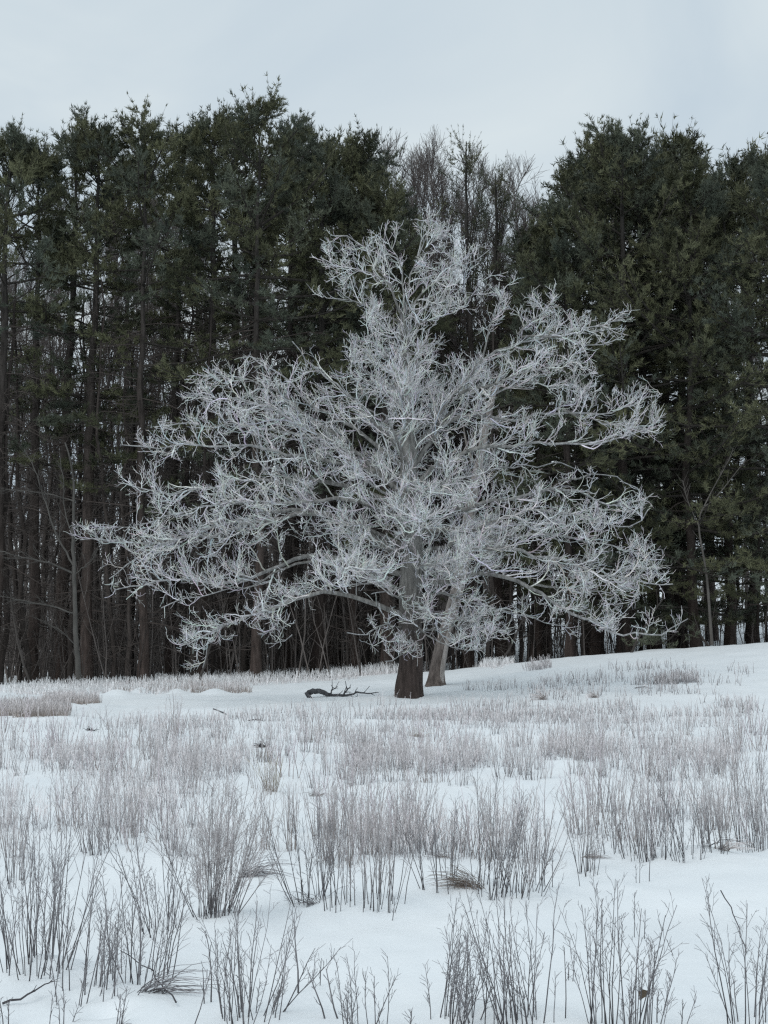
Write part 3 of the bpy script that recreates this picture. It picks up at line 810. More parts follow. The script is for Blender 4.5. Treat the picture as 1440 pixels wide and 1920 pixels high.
for i, (px, pt, Y) in enumerate(GAP):
    loc, H = hgt(px, pt + 52, Y)
    place_bare(bp_[i % 3], loc, 'bare grey-brown tree with upright twigs in the gap behind the oak top', 'bare trees in the gap', rgb.uniform(0, 6.28), H / 18)
k = 0
for row in range(3):
    for px in np.arange(-60, 1520, 58):
        if 760 < px < 990 and row == 0: continue
        x = px + rgb.uniform(-24, 24); Y = [80, 92, 106][row] + rgb.uniform(-5, 5)
        top = (430 if px < 720 else 440) + rgb.uniform(-40, 120)
        if px > 1270: top -= 130 * rgb.random()
        if x > 930 and rgb.random() < .6: continue
        loc, H = hgt(x, top, Y)
        place_bare(bp_[k % 3], loc, 'bare leafless tree seen dimly between the pine trunks', 'bare trees behind the pines', rgb.uniform(0, 6.28), H / 18)
        k += 1

# sapling at the wood's edge on the left, with long limbs to the left
def sapling_left():
    g = on_ground(150, 1284); Y = g[1] - .3; g = np.array([at(150, 1284, Y)[0], Y, float(ground_z(at(150, 1284, Y)[0], Y))])
    t = thing('bare_tree', 'slender grey bare tree at the edge of the wood left of the oak', 'tree', tuple(g))
    rg = np.random.default_rng(31); col = np.array([.10, .095, .088])
    def ln(pts, n, r0, r1, nm='branch', sides=6):
        q = resample(np.array([at(x, y, Y + dz) for x, y, dz in pts]), n) - g
        q[1:-1] += rg.normal(size=(n - 2, 3)) * .015
        rr_ = np.linspace(r0, r1, n)
        tb = Tubes(); tb.add(q[None], rr_[None], col, sides)
        if nm != 'trunk':
            A, Ar, _ = spawn(q[None], rr_[None], max(6, n), .2, 1, np.array([.8]), .6, .08, .12, 5, rg, .014, .4, .5, .007)
            B, Br, _ = spawn(A, Ar, 3, .2, 1, .3, .6, .08, .12, 3, rg, .008, .3, .5, .005)
            tb.add(A, Ar, col, 3); tb.add(B, Br, col, 3)
        link(nm, tb.mesh('edge_' + nm), M_WOOD, t)
    ln([(150, 1292, 0), (143, 1200, 0), (140, 1100, 0), (137, 1000, .1), (138, 900, .2), (122, 830, .2)], 26, .115, .03, 'trunk', 10)
    ln([(138, 1060, 0), (105, 1000, .3), (85, 940, .4), (65, 880, .5), (45, 840, .6)], 18, .045, .01)
    ln([(137, 1075, 0), (90, 1055, -.5), (40, 1045, -.8), (-40, 1020, -1)], 16, .04, .01)
    ln([(140, 1150, 0), (90, 1135, -.4), (40, 1125, -.6), (-30, 1112, -1)], 16, .035, .01)
    ln([(137, 1010, 0), (122, 960, .2), (118, 900, .2), (112, 850, .3)], 12, .03, .01)
    ln([(142, 1075, 0), (165, 1055, -.4), (182, 1040, -.5)], 8, .02, .008)
    ln([(140, 940, 0), (90, 925, .4), (40, 920, .6), (0, 915, .8)], 12, .025, .008)
    ln([(142, 1210, 0), (110, 1180, -.4), (70, 1160, -.6)], 10, .02, .008)
sapling_left()
def sapling_right():
    Y = 61.0; x0 = at(1340, 1185, Y)[0]; g = np.array([x0, Y, float(ground_z(x0, Y))])
    t = thing('bare_tree', 'leaning forked bare sapling against the right-hand pines', 'tree', tuple(g))
    rg = np.random.default_rng(32); col = np.array([.13, .12, .11])
    for pts, r0, nm in [([(1335, 1210), (1325, 1080), (1310, 970), (1345, 930), (1400, 860)], .07, 'trunk'), ([(1310, 970), (1335, 920), (1365, 865), (1375, 840)], .035, 'branch'), ([(1312, 990), (1290, 940), (1280, 900)], .025, 'branch')]:
        q = resample(np.array([at(x, y, Y) for x, y in pts]), 16) - g
        tb = Tubes(); rr_ = np.linspace(r0, .01, 16); tb.add(q[None], rr_[None], col, 7)
        A, Ar, _ = spawn(q[None], rr_[None], 10, .5, 1, np.array([.7]), .6, .1, .12, 5, rg, .012, .4, .5, .006); tb.add(A, Ar, col, 3)
        link(nm, tb.mesh('edge_' + nm), M_WOOD, t)
sapling_right()

# understory brush: countless saplings and dead twigs under the wood
def brush():
    rg = np.random.default_rng(41)
    tb = Tubes()
    Mx = 2000
    x = np.where(rg.random(Mx) < .78, rg.uniform(-24, 3, Mx), rg.uniform(3, 26, Mx)); y = rg.uniform(62.5, 100, Mx); h = rg.uniform(.8, 4.2, Mx) * (1 + .5 * (x < 0))
    z = ground_z(x, y)
    n = 4; P = np.empty((Mx, n, 3)); p = np.stack([x, y, z - .05], 1); d = nrm(np.stack([rg.normal(size=Mx) * .12, rg.normal(size=Mx) * .12, np.ones(Mx)], 1))
    P[:, 0] = p
    for q in range(1, n):
        d = nrm(d + .08 * rg.normal(size=d.shape)); p = p + d * (h / (n - 1))[:, None]; P[:, q] = p
    Rr = (.010 + .006 * h)[:, None] * np.linspace(1, .3, n)[None]
    col = lerp_col([.075, .065, .060], [.17, .15, .14], rg.random(Mx))
    tb.add(P, Rr, col[:, None, :] * np.ones((1, n, 1)), 3)
    A, Ar, ai = spawn(P, Rr, 5, .2, 1, h * .28, .7, .10, .15, 4, rg, .012, .4, .5, .006)
    tb.add(A, Ar, np.repeat(col, 5, axis=0)[:, None, :] * np.ones((1, 4, 1)), 3)
    o = link('underbrush', tb.mesh('underbrush'), M_WOOD, kind='stuff')
    o['label'] = 'tangle of thin bare saplings and brush under the pines'
brush()
def distant_wood():
    rg = np.random.default_rng(47); tb = Tubes(); Mx = 620
    x = np.where(rg.random(Mx) < .9, rg.uniform(-60, 10, Mx), rg.uniform(10, 50, Mx)); y = rg.uniform(112, 165, Mx); h = rg.uniform(9, 16, Mx) * np.where(x > 14, .75, 1.0); z = ground_z(x, y)
    n = 6; P = np.empty((Mx, n, 3)); p = np.stack([x, y, z - .2], 1); d = nrm(np.stack([rg.normal(size=Mx) * .03, rg.normal(size=Mx) * .03, np.ones(Mx)], 1)); P[:, 0] = p
    for q in range(1, n):
        d = nrm(d + .05 * rg.normal(size=d.shape)); p = p + d * (h / (n - 1))[:, None]; P[:, q] = p
    Rr = (.012 * h)[:, None] * np.linspace(1, .2, n)[None]; col = np.array([.13, .115, .108])
    tb.add(P, Rr, col, 4)
    A, Ar, _ = spawn(P, Rr, 11, .12, 1, h * .22, .6, .16, .1, 4, rg, .045, .4, .4, .022); tb.add(A, Ar, col, 3)
    B, Br, _ = spawn(A, Ar, 4, .2, 1, 1.1, .6, .12, .12, 2, rg, .024, .4, .6, .016); tb.add(B, Br, col, 3)
    o = link('distant_wood', tb.mesh('distant_wood'), M_WOOD, kind='stuff'); o['label'] = 'far bare wood closing the view behind the pines'
distant_wood()

# extra slim dark trunks in the wood
def slim_trunks():
    rg = np.random.default_rng(43)
    shapes = []
    for i in range(4):
        n = 14; H = 17; zs = np.linspace(-.3, H, n); w_ = np.cumsum(rg.normal(size=(n, 2)), axis=0) * .14; w_ -= w_[0]
        tb = Tubes(); P = np.stack([w_[:, 0], w_[:, 1], zs], 1); rr_ = np.linspace(.12, .035, n)
        tb.add(P[None], rr_[None], np.array([.050, .042, .038]) * [.5, .9, 1.4, 1.0][i], 8)
        d2 = Tubes()
        A, Ar, _ = spawn(P[None], rr_[None], 46, .06, .9, np.array([2.0]), 1.30, -.03, .14, 5, rg, .022, .2, .4, .010)
        B, Br, _ = spawn(A, Ar, 5, .2, 1, .5, .8, 0, .15, 3, rg, .010, .3, .5, .006)
        d2.add(A, Ar, np.array([.085, .073, .067]), 3); d2.add(B, Br, np.array([.085, .073, .067]), 3)
        shapes.append((tb.mesh('slim_trunk'), d2.mesh('slim_dead_branches')))
    for i in range(80):
        left = i < 52
        px = rg.uniform(-40, 760) if left else rg.uniform(760, 1480)
        Y = rg.uniform(62.5, 84); x = at(px, 1200, Y)[0]
        t = thing('dead_pine', 'slim bare trunk with short dead branches standing among the pines', 'tree', (x, Y, float(ground_z(x, Y)) - .05), 'slim bare trunks among the pines', rg.uniform(0, 6.28))
        s = rg.uniform(.6, 1.15) * (1 if left else .75)
        t.scale = (s * rg.uniform(.8, 1.3),) * 2 + (s,)
        t.rotation_euler = (rg.normal() * .04, rg.normal() * .05, rg.uniform(0, 6.28))
        m = shapes[i % 4]
        link('trunk', m[0], M_PBARK, t); link('dead_branches', m[1], M_WOOD, t, kind='stuff')
slim_trunks()

def poles():
    rg = np.random.default_rng(51)
    for (x0, y0, x1, y1, dY, lab) in [(1180, 1222, 1245, 1120, 1.0, 'thin dead pole leaning between the right-hand pine trunks'), (1335, 1198, 1300, 1150, .5, 'short leaning pole by the rightmost trunks'),
                                      (930, 1245, 985, 1150, .5, 'thin leaning stem right of the pale dead trunk'), (370, 1285, 420, 1130, .5, 'dead pole leaning right in the dark wood on the left'), (60, 1290, 20, 1120, .5, 'dead pole leaning left at the dark left wood edge')]:
        g = on_ground(x0, y0 + 4, 40); Y = min(max(g[1], 58), 62); b0 = at(x0, y0, Y); b0[2] = float(ground_z(b0[0], Y)) - .1
        q = resample(np.array([b0, (b0 + at(x1, y1, Y + dY)) / 2 + rg.normal(size=3) * .12, at(x1, y1, Y + dY)]), 12); q[1:] += rg.normal(size=(11, 3)) * .012
        tb = Tubes(); tb.add((q - b0)[None], np.linspace(.055, .02, 12)[None], np.array([.07, .062, .057]), 6)
        A, Ar, _ = spawn((q - b0)[None], np.linspace(.055, .02, 12)[None], 9, .2, 1, np.array([.8]), .9, .03, .15, 4, rg, .014, .3, .5, .006); tb.add(A, Ar, np.array([.08, .07, .064]), 3)
        tag(link('dead_pole', tb.mesh('dead_pole'), M_WOOD, loc=tuple(b0)), lab, 'dead pole')
poles()

# ---------------------------------------------------------------- fallen branch beside the oak
def fallen():
    g = on_ground(625, 1306); Y = g[1]
    t = thing('fallen_branch', 'dark crooked fallen limb lying on the snow left of the oak', 'branch', tuple(g))
    col = np.array([.085, .085, .09])
    def ln(pts, r0, r1, nm, n=14, arch=0):
        q = resample(np.array([at(x, y, Y + d) for x, y, d in pts]), n) - g
        q += np.random.default_rng(int(pts[0][0])).normal(size=q.shape) * .008
        tb = Tubes(); tb.add(q[None], np.linspace(r0, r1, n)[None], col, 8); A, Ar, _ = spawn(q[None], np.linspace(r0, r1, n)[None], 5, .3, 1, np.array([.35]), .8, .02, .15, 4, np.random.default_rng(n), .014, .3, .5, .006); tb.add(A, Ar, col, 4); link(nm, tb.mesh('fallen_' + nm), M_BARK, t)
    ln([(574, 1304, 0), (584, 1297, 0), (598, 1296, 0), (615, 1302, 0), (632, 1309, .1), (640, 1313, .1)], .09, .05, 'limb', 20)
    ln([(577, 1301, 0), (584, 1310, -.3), (592, 1315, -.5)], .05, .03, 'branch', 8)
    ln([(620, 1303, 0), (650, 1304, -.1), (672, 1298, 0), (690, 1300, .1), (709, 1298, .2)], .040, .012, 'branch')
    ln([(638, 1312, 0), (646, 1300, 0), (650, 1294, 0), (657, 1289, .1)], .035, .014, 'branch', 10)
    ln([(620, 1305, 0), (621, 1295, .1), (622, 1291, .1), (629, 1290, .1)], .025, .012, 'branch', 10)
    ln([(622, 1308, 0), (610, 1315, -.5), (598, 1321, -.8), (590, 1323, -.9)], .035, .012, 'branch', 10)
    ln([(664, 1318, -1), (666, 1310, -.9), (669, 1304, -.8)], .02, .01, 'branch', 6)
fallen()

# ---------------------------------------------------------------- weeds and grasses in the snow
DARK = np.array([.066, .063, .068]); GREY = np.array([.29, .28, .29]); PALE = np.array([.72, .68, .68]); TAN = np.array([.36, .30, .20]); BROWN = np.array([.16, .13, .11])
def stems(Mn, h, spread, rg, radius, bend=.035, n=6, ring=.06, lean=0.0, jit=.055):
    """a fan of stems rising from one root patch, local coordinates"""
    a = rg.uniform(0, 6.28, Mn); r = ring * np.sqrt(rg.random(Mn))
    P = np.empty((Mn, n, 3)); p = np.stack([np.cos(a) * r, np.sin(a) * r, np.full(Mn, -.06)], 1)
    tilt = spread * np.abs(rg.normal(size=Mn)) * 1.05
    a2 = a + rg.normal(size=Mn) * .5
    d = nrm(np.stack([np.cos(a2) * tilt + lean, np.sin(a2) * tilt, np.ones(Mn)], 1))
    hh = h * (.22 + .85 * rg.random(Mn) ** .9)
    P[:, 0] = p
    for q in range(1, n):
        d = nrm(d + jit * rg.normal(size=d.shape) + np.array([0, 0, bend])); p = p + d * ((hh + .06) / (n - 1))[:, None]; P[:, q] = p
    Rr = radius * (.75 + .5 * rg.random(Mn))[:, None] * np.linspace(1.1, .5, n)[None]
    return P, Rr, hh
def stem_side(P, Rr, hh, rg, k, ln, rfac, ang=.55):
    return spawn(P, Rr, k, .42, 1.0, hh * ln, ang, .10, .12, 3, rg, rfac, .45, .6, rfac * .7)

def clump(loc, h, spread, ns, seed, label, side=5, dark=DARK, tip=GREY, radius=.0024, ring=.07, lean=0.0, sidelen=.22, sub=0, name='weed_clump', group=None):
    rg = np.random.default_rng(seed)
    if ns > 9: ns = int(ns * 1.0); ring *= 1.6; lean += rg.normal() * .07; h *= .96; spread *= rg.uniform(.8, 1.35)
    P, Rr, hh = stems(ns, h, spread, rg, radius, ring=ring, lean=lean)
    t = thing(name, label, 'weeds', tuple(loc), group)
    for i in range(ns):
        tb = Tubes(); v = .75 + .5 * rg.random()
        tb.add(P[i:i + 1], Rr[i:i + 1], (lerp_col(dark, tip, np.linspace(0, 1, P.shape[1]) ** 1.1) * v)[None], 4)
        if side:
            S, Sr, _ = stem_side(P[i:i + 1], Rr[i:i + 1], hh[i:i + 1], rg, side + 2, sidelen, radius * .62)
            tb.add(S, Sr, tip * v, 3)
            B, Br, _ = spawn(S, Sr, 2 + sub, .3, 1, .035 + .05 * sub, .6, .1, .1, 2, rg, radius * .6, .2, .9, radius * .4)
            tb.add(B, Br, tip * v * .9, 3)
        link('stem', tb.mesh('stem'), M_STEM, t)
    return t
def G(px, py): return on_ground(px, py)

FG = [  # px, py of the root, height px, spread, stems, label, options
    (66, 1818, 330, .20, 46, 'tall dense weed clump with many thin stems at the left picture edge', dict(side=5, tip=GREY * 1.25, ring=.10)),
    (148, 1876, 270, .17, 24, 'dark-stemmed clump just right of the tall dense one at lower left', dict(side=5, ring=.12)),
    (22, 1660, 180, .20, 20, 'bushy clump cut by the left edge above the tall dense clump', dict(side=4, tip=PALE * .8)),
    (180, 1600, 150, .16, 26, 'greyish clump in the left field behind the tall dense one', dict(side=4, tip=PALE * .8)),
    (262, 1845, 230, .27, 26, 'sprawling clump with stems bent down to the snow, lower left', dict(side=6, tip=GREY * 1.2, ring=.10)),
    (300, 1750, 250, .12, 14, 'tall thin clump between the sprawling one and the dark-footed bush', dict(side=5)),
    (404, 1718, 265, .24, 60, 'thickest bushy clump with a dark foot, left of centre', dict(side=6, tip=PALE * .75, ring=.07, sub=1)),
    (380, 1880, 225, .015, 2, 'two tall bare stalks standing side by side', dict(side=1, radius=.0032, ring=.05)),
    (452, 1925, 240, .17, 26, 'many-stemmed clump at the bottom edge left of centre', dict(side=4, ring=.09)),
    (500, 1900, 190, .42, 7, 'low branching stems leaning right beside the bottom-edge clump', dict(side=5, lean=.45)),
    (540, 1865, 140, .02, 1, 'single stalk with a budded tip above the bottom edge', dict(side=2, radius=.0034, lean=.12)),
    (578, 1694, 205, .26, 20, 'V-shaped open clump just left of the picture centre', dict(side=5)),
    (626, 1704, 250, .05, 7, 'slim upright bundle right of the V-shaped clump', dict(side=4)),
    (702, 1694, 265, .17, 34, 'tall upright dense clump near the picture centre', dict(side=5, tip=PALE * .7, ring=.13)),
    (640, 1622, 150, .16, 30, 'brownish bushy clump behind the tall central clump', dict(side=5, tip=PALE * .75, dark=BROWN)),
    (676, 1935, 130, .17, 14, 'short clump rising from the bottom edge at the centre', dict(side=4)),
    (640, 1915, 110, .05, 2, 'leaning lone stem left of the short bottom-edge clump', dict(side=3, lean=-.35, radius=.0032)),
    (737, 1925, 110, .03, 1, 'crooked lone stem with a forked tip by the bottom edge', dict(side=3, lean=.22, radius=.0032)),
    (748, 1722, 60, .02, 1, 'short straight lone stem in the open snow at centre', dict(side=1, lean=.08)),
    (826, 1668, 170, .18, 17, 'clump leaning over the bent grass tuft', dict(side=5)),
    (922, 1680, 225, .10, 20, 'upright clump to the right of the bent grass tuft', dict(side=5)),
    (975, 1676, 225, .17, 30, 'dense clump with a spreading top right of centre', dict(side=5, tip=PALE * .75, ring=.11)),
    (1012, 1658, 170, .10, 12, 'narrow clump on the right flank of the spreading one', dict(side=4)),
    (846, 1925, 220, .18, 22, 'many-branched clump at the bottom edge right of centre', dict(side=6, ring=.06)),
    (912, 1925, 180, .12, 13, 'smaller bottom-edge clump between two larger ones', dict(side=6)),
    (976, 1925, 270, .15, 20, 'tall clump with one long central stalk at the bottom edge', dict(side=5, ring=.06)),
    (1048, 1915, 150, .03, 2, 'pair of thin lone stalks right of the long-stalked clump', dict(side=1, ring=.16)),
    (1075, 1662, 135, .02, 1, 'long leaning stalk in the open snow right of centre', dict(side=2, lean=-.2)),
    (1103, 1640, 185, .13, 16, 'clump with a dark pointed foot right of centre', dict(side=5, tip=PALE * .7, ring=.04)),
    (1150, 1600, 150, .16, 12, 'loose clump behind the one with the dark pointed foot', dict(side=4)),
    (1205, 1612, 165, .20, 34, 'wide pale bushy clump in the right field', dict(side=5, tip=PALE * .8, ring=.09)),
    (1204, 1652, 105, .03, 3, 'three dark stalks in front of the wide pale clump', dict(side=1, ring=.11)),
    (1248, 1606, 120, .14, 14, 'short clump between two bushy ones in the right field', dict(side=4)),
    (1292, 1612, 175, .18, 20, 'clump with dark left-leaning stems in the right field', dict(side=4, lean=-.12)),
    (1336, 1592, 170, .17, 28, 'bushy clump on a snow hump in the right field', dict(side=5, tip=PALE * .75)),
    (1402, 1594, 215, .15, 34, 'tall bushy clump near the right edge', dict(side=5, tip=PALE * .75, ring=.10)),
    (1438, 1570, 150, .12, 14, 'clump cut by the right picture edge', dict(side=4)),
    (1172, 1930, 250, .17, 32, 'large clump holding a dead brown leaf at the bottom edge', dict(side=5, ring=.10)),
    (1198, 1760, 130, .03, 2, 'dark lone stalks rising above the clump with the leaf', dict(side=3)),
    (1108, 1735, 90, .02, 1, 'short forked lone stem left of the clump with the leaf', dict(side=3, lean=.1)),
    (1412, 1925, 270, .16, 17, 'tall open clump in the lower right corner', dict(side=5, ring=.07)),
    (1256, 1920, 70, .12, 3, 'few low stems at the bottom edge by the right corner clump', dict(side=3)),
    (12, 1925, 130, .08, 5, 'few dark stems in the lower left corner', dict(side=3)),
    (105, 1925, 70, .08, 4, 'low stems at the bottom edge near the left corner', dict(side=2)),
    (200, 1925, 80, .08, 4, 'short stems at the bottom edge beside a dent in the snow', dict(side=3)),
    (345, 1925, 150, .05, 1, 'lone stalk leaning right near the bottom edge', dict(side=2, lean=.32, radius=.0032)),
    (580, 1850, 60, .06, 2, 'two tiny twigs in the open snow left of centre', dict(side=2)),
    (1085, 1838, 45, .10, 2, 'tiny forked twigs in the open snow right of centre', dict(side=2, lean=.2)),
    (1270, 1790, 40, .05, 1, 'tiny leaning twig in the open snow of the right field', dict(side=1, lean=-.5)),
]
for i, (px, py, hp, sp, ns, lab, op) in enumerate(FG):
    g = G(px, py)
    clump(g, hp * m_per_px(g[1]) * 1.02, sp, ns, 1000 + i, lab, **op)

# dead leaf in the clump
g = G(1195, 1925)
def leaf():
    rg = np.random.default_rng(3)
    u = np.linspace(0, 1, 7); v = np.linspace(-1, 1, 5)
    U, W = np.meshgrid(u, v, indexing='ij')
    wd = .020 * np.sin(np.clip(U, .02, .98) * math.pi) ** .7 * (1 + .15 * np.cos(U * 19))
    V = np.stack([W * wd, .35 * wd * W ** 2 + .012 * np.sin(U * 4), U * .062], -1).reshape(-1, 3)
    Vb = V + np.array([0, .0012, 0]); n0 = len(V)
    i = np.arange(6)[:, None] * 5 + np.arange(4)[None]
    F = np.stack([i, i + 1, i + 6, i + 5], -1).reshape(-1, 4)
    me = make_mesh('dead_leaf', np.vstack([V, Vb]), [np.vstack([F, F[:, ::-1] + n0])], np.tile([.16, .125, .09], (2 * n0, 1)))
    o = link('dead_leaf', me, M_LEAF, loc=tuple(at(1200, 1862, g[1] - .02)))
    o.rotation_euler = (.5, .6, .4); o.location.z -= .03
    tag(o, 'curled brown dead leaf caught in the large clump at the bottom edge', 'leaf')
leaf()

# bent tufts of grass lying on the snow
def bent_tuft(px, py, label, seed, n=46, L=.30, col=BROWN, tipc=GREY, lean=-.9, r=.0022):
    rg = np.random.default_rng(seed); g = G(px, py)
    k = 6; P = np.empty((n, k, 3)); p = rg.normal(size=(n, 3)) * np.array([.05, .04, 0]) + np.array([0, 0, -.02])
    d = nrm(np.stack([lean * .5 + rg.normal(size=n) * .45, rg.normal(size=n) * .35, .75 + .3 * rg.random(n)], 1)); P[:, 0] = p
    ln = L * (.5 + .7 * rg.random(n))
    for q in range(1, k):
        d = nrm(d + np.array([lean * .10, 0, -.20]) + .08 * rg.normal(size=d.shape)); p = p + d * (ln / (k - 1))[:, None]; p[:, 2] = np.maximum(p[:, 2], .004); P[:, q] = p
    tb = Tubes(); cc = lerp_col(col, tipc, np.linspace(0, 1, k))[None] * (1.0 + .7 * rg.random((n, 1, 1)))
    tb.add(P, r * np.linspace(1.2, .5, k)[None] * np.ones((n, 1)), cc, 3)
    o = link('grass_tuft', tb.mesh('grass_tuft'), M_STEM, loc=tuple(g)); o.scale = (.72, .72, .72)
    return tag(o, label, 'grass tuft')
bent_tuft(885, 1662, 'brown bent grass tuft flattened on the snow right of centre', 60, 90, .34, BROWN, np.array([.2, .17, .15]), -1.1)
bent_tuft(832, 1607, 'small dark tuft half buried among the central clumps', 61, 50, .14)
bent_tuft(495, 1401, 'dark tuft poking out of the snow beyond the mid field weeds', 62, 60, .22, DARK, DARK, -.6, .006)
bent_tuft(170, 1370, 'small black tuft alone in the open snow at left', 63, 30, .13, DARK * .5, DARK * .5, 0, .008)
bent_tuft(455, 1645, 'stems bent flat to the right of the thickest bushy clump', 64, 46, .50, DARK, GREY, 1.5, .0028)
bent_tuft(275, 1860, 'stems pressed to the snow below the sprawling clump', 65, 30, .45, DARK, GREY, 1.3, .003)
bent_tuft(590, 1695, 'fan of short bent stems at the foot of the V-shaped clump', 66, 24, .30, DARK, GREY, -.8, .0026)
bent_tuft(1100, 1608, 'flattened brown stems at the foot of a right field clump', 67, 30, .22, BROWN, GREY, 1.2, .0026)
bent_tuft(1350, 1592, 'pale flattened blades on the snow hump in the right field', 68, 34, .30, BROWN, PALE, 1.2, .0026)
bent_tuft(590, 1492, 'low dark tuft below a small snow hump in the left field', 69, 40, .2, BROWN, GREY, .6, .003)
bent_tuft(1020, 1312, 'low bent grass on the far snow below the crest', 70, 60, .55, BROWN, PALE, -.8, .008)
bent_tuft(1118, 1308, 'second low bent grass patch on the far snow, nearer the right', 71, 60, .40, BROWN, PALE, -.8, .008)
bent_tuft(790, 1382, 'flat brown grass on a hump below the oak', 72, 50, .30, BROWN, TAN, -.8, .005)

def stick(pts, label, r0=.006, r1=.002):
    gs = [G(a, b_) for a, b_, h in pts]
    P = np.array([g_ + np.array([0, 0, h]) for g_, (a, b_, h) in zip(gs, pts)])
    q = resample(P, 9); rg = np.random.default_rng(len(label)); q[1:-1] += rg.normal(size=(7, 3)) * .006
    g0 = gs[0]; tb = Tubes(); tb.add((q - g0)[None], np.linspace(r0, r1, 9)[None], DARK * 1.3, 5)
    A, Ar, _ = spawn((q - g0)[None], np.linspace(r0, r1, 9)[None], 4, .3, 1, np.array([.12]), .6, .02, .1, 3, rg, r0 * .5, .3, .5, r1 * .7); tb.add(A, Ar, DARK * 1.5, 3)
    return tag(link('twig', tb.mesh('twig'), M_STEM, loc=tuple(g0)), label, 'twig')
stick([(4, 1886, .01), (50, 1882, .04), (98, 1862, .06)], 'dark crooked twig lying in the lower left corner', .006, .002)
stick([(330, 1888, .02), (290, 1850, .05), (225, 1822, .10)], 'long bent twig leaning out of the sprawling clump', .004, .002)
stick([(400, 1330, .01), (415, 1336, .02), (425, 1340, .01)], 'dark stick on the open snow left of the fallen limb', .02, .008)
stick([(465, 1352, .01), (480, 1350, .02), (495, 1353, .01)], 'second dark stick nearer the weeds left of the fallen limb', .015, .006)
stick([(1190, 1291, .01), (1205, 1290, .03), (1222, 1291, .01)], 'thin stick on the far snow at the right', .015, .006)
stick([(1330, 1592, .02), (1365, 1584, .05), (1405, 1590, .02)], 'dark arched twig on the hump at the right', .005, .002)
stick([(1352, 1700, .10), (1380, 1740, .06), (1400, 1790, .01)], 'long thin twig left of the lower right corner clump', .004, .002)

# mid-field clumps: single-mesh copies of a dozen grown shapes
def clump_mesh(seed, h, ns, spread, radius, dark, tip, side, ring):
    rg = np.random.default_rng(seed)
    P, Rr, hh = stems(ns, h, spread, rg, radius, ring=ring, n=5)
    tb = Tubes(); v = (.7 + .6 * rg.random((ns, 1, 1)))
    tb.add(P, Rr, lerp_col(dark, tip, np.linspace(0, 1, 5) ** .8)[None] * v, 3)
    S, Sr, si = stem_side(P, Rr, hh, rg, side, .24, radius * .75)
    tb.add(S, Sr, (tip[None, None] * v[si % ns]) * np.ones((1, 3, 1)), 3)
    return tb.mesh('weed_clump')
sh = []
for i in range(12):
    tip = [PALE * 1.0, PALE * .9 * np.array([1.02, .97, 1.03]), PALE * .95, PALE * .8][i % 4]
    sh.append(clump_mesh(2000 + i, .62, [16, 10, 22, 13][i % 4], [.16, .24, .20, .14][i % 4], .0032, [DARK * 1.8, BROWN * 1.3][i % 2], tip, 5, [.10, .14, .18][i % 3]))
rgm = np.random.default_rng(55)
def mid(px, py, hp, label, group, idx=None, wid=1.0):
    g = G(px, py)
    if g[1] > 60: return
    o = link('weed_clump', sh[idx if idx is not None else rgm.integers(0, 12)], M_STEM, loc=tuple(g))
    s = hp * m_per_px(g[1]) / .62
    o.scale = (s * wid * rgm.uniform(.85, 1.25), s * wid * rgm.uniform(.85, 1.25), s)
    o.rotation_euler = (rgm.normal() * .04, rgm.normal() * .04, rgm.uniform(0, 6.28))
    tag(o, label, 'weeds', group)
    return o
o = mid(510, 1484, 82, 'straw-coloured upright grass clump in the left mid field', None, 3, .8)
tan_me = clump_mesh(2100, .62, 46, .26, .0028, BROWN * 1.5, TAN * 1.0, 2, .10); tan_me.materials.append(M_STEM); o.data = tan_me
for (px, py, hp) in [(1100, 1460, 120), (1260, 1470, 95), (990, 1440, 80)]:
    pass
BANDS = [  # x range, y range, height px, count, label, group, width
    (-20, 560, 1545, 1610, 118, 28, 'grey weed clump in the left field between the front clumps and the dense band', 'scattered left field clumps', 1.0),
    (560, 1060, 1560, 1625, 128, 26, 'grey weed clump in the loose row behind the central front clumps', 'loose row of central clumps', 1.0),
    (1080, 1440, 1520, 1590, 130, 14, 'grey weed clump in the right field behind the bushy row', 'scattered right field clumps', 1.0),
    (-20, 700, 1425, 1500, 80, 36, 'pale frosted clump in the dense weed band on the left half', 'dense weed band on the left', 1.15),
    (620, 1030, 1425, 1475, 78, 26, 'pale frosted clump in the dense weed band below the oak', 'dense weed band in the middle', 1.1),
    (1020, 1440, 1405, 1470, 78, 32, 'pale frosted clump in the dense weed band on the right', 'dense weed band on the right', 1.1),
    (-20, 1440, 1372, 1425, 70, 60, 'small pale clump at the far fringe of the weed band', 'far fringe of the weed band', 1.3),
]
for x0, x1, y0, y1, hp, cnt, lab, grp, wd in BANDS:
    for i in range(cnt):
        mid(rgm.uniform(x0, x1), rgm.uniform(y0, y1), hp * rgm.uniform(.65, 1.15), lab, grp, None, wd)

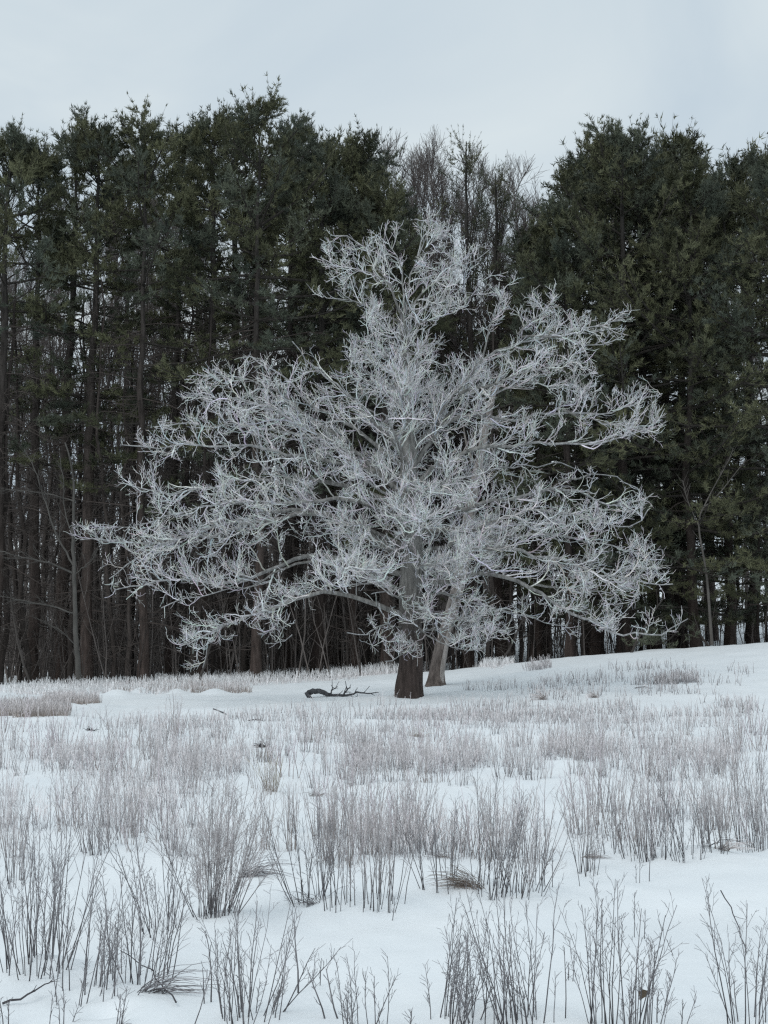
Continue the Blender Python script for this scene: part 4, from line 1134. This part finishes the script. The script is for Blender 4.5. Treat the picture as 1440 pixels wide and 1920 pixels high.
# countless single stems and blades: one stuff object for each kind of cover
def cover(name, label, patches, seed, radius, side, dark, tip, mat=M_STEM, sl=.25):
    rg = np.random.default_rng(seed)
    tb = Tubes()
    for (cx, cy, hx, hy, cnt, h0, dens) in patches:
        xs, ys = [], []
        # uniform on the ground inside the patch outline
        c0 = G(cx, cy); a = G(cx - hx, cy); f = G(cx, cy - hy); nr = G(cx, cy + hy)
        wx = abs(c0[0] - a[0]); y0, y1 = nr[1], f[1]
        K = cnt * 3
        yy = rg.uniform(y0, y1, K); xx = c0[0] / c0[1] * yy + rg.uniform(-1, 1, K) * wx * (yy / c0[1])
        nz = vnoise(xx * .9, yy * .7, seed + 3) + .5 * vnoise(xx * 3, yy * 2.2, seed + 4)
        e = (1 + .35 * vnoise(xx * 1.3 + 9, yy * .8, seed + 9)) * ((xx - c0[0] / c0[1] * yy) / (wx * (yy / c0[1]))) ** 2 + ((yy - (y0 + y1) / 2) / ((y1 - y0) / 2)) ** 2
        keep = (1.5 * nz + dens + .28 - 4.0 * np.clip(e - .40, 0, 2) > rg.normal(size=K) * .25)
        xx, yy = xx[keep][:cnt], yy[keep][:cnt]
        Mn = len(xx)
        if not Mn: continue
        n_ = 4
        p = np.stack([xx, yy, ground_z(xx, yy) - .03], 1); P = np.empty((Mn, n_, 3)); P[:, 0] = p
        d = nrm(np.stack([rg.normal(size=Mn) * .16, rg.normal(size=Mn) * .16, np.ones(Mn)], 1)); h = h0 * (.45 + .7 * rg.random(Mn))
        for q in range(1, n_):
            d = nrm(d + .07 * rg.normal(size=d.shape)); p = p + d * (h / (n_ - 1))[:, None]; P[:, q] = p
        Rr = radius * np.clip(yy / 22, .7, 2.2)[:, None] * np.linspace(1, .5, n_)[None]
        v = (.65 + .7 * rg.random((Mn, 1, 1)))
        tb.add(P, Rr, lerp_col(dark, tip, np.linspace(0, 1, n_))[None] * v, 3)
        if side:
            S, Sr, si = spawn(P, Rr, side, .4, 1, h * sl, .5, .08, .1, 2, rg, radius, .4, .6, radius * .7)
            tb.add(S, Sr, tip[None, None] * v[si] * np.ones((1, 2, 1)), 3)
    o = link(name, tb.mesh(name), mat, kind='stuff'); o['label'] = label
    return o
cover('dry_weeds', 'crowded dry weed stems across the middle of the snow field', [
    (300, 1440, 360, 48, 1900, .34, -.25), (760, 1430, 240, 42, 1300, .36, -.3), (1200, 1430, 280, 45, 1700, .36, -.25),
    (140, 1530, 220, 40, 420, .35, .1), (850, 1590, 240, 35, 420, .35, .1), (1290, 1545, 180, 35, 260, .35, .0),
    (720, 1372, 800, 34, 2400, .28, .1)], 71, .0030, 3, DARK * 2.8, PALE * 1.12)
cover('far_grass', 'thin scattered grass stems on the far snow slope', [
    (1150, 1285, 340, 34, 900, .34, -.25), (1240, 1282, 80, 9, 330, .40, .3), (1010, 1250, 110, 10, 200, .3, .0), (1100, 1340, 400, 24, 1300, .32, .0),
    (430, 1355, 330, 18, 500, .28, -.2), (850, 1345, 200, 18, 500, .26, -.1), (660, 1330, 160, 14, 70, .35, -.2), (1350, 1330, 120, 20, 260, .4, .2)], 72, .0045, 2, GREY * .9, PALE)
cover('frosted_grass', 'white frosted grass along the edge of the wood', [
    (560, 1272, 220, 14, 3600, .42, .35), (380, 1284, 120, 10, 1100, .38, .3), (200, 1290, 220, 9, 1500, .34, .1), (930, 1250, 90, 9, 900, .36, .4), (700, 1262, 110, 12, 1900, .50, .6)],
    73, .0055, 1, PALE * 1.1, np.array([.82, .82, .82]))
cover('tan_grass', 'tan grass patch in the snow at the far left', [
    (60, 1338, 75, 11, 1700, .40, .6), (140, 1318, 110, 12, 900, .30, .0), (330, 1292, 130, 8, 500, .35, -.1), (415, 1296, 40, 5, 300, .35, .1)], 74, .0045, 1, BROWN * 1.8, PALE * 1.0)
open('/tmp/tris.txt', 'w').write(str((sum(len(m.loops) - 2*len(m.polygons) for m in bpy.data.meshes), sum(len(o.data.loops)-2*len(o.data.polygons) for o in C.objects if o.type=='MESH'))))
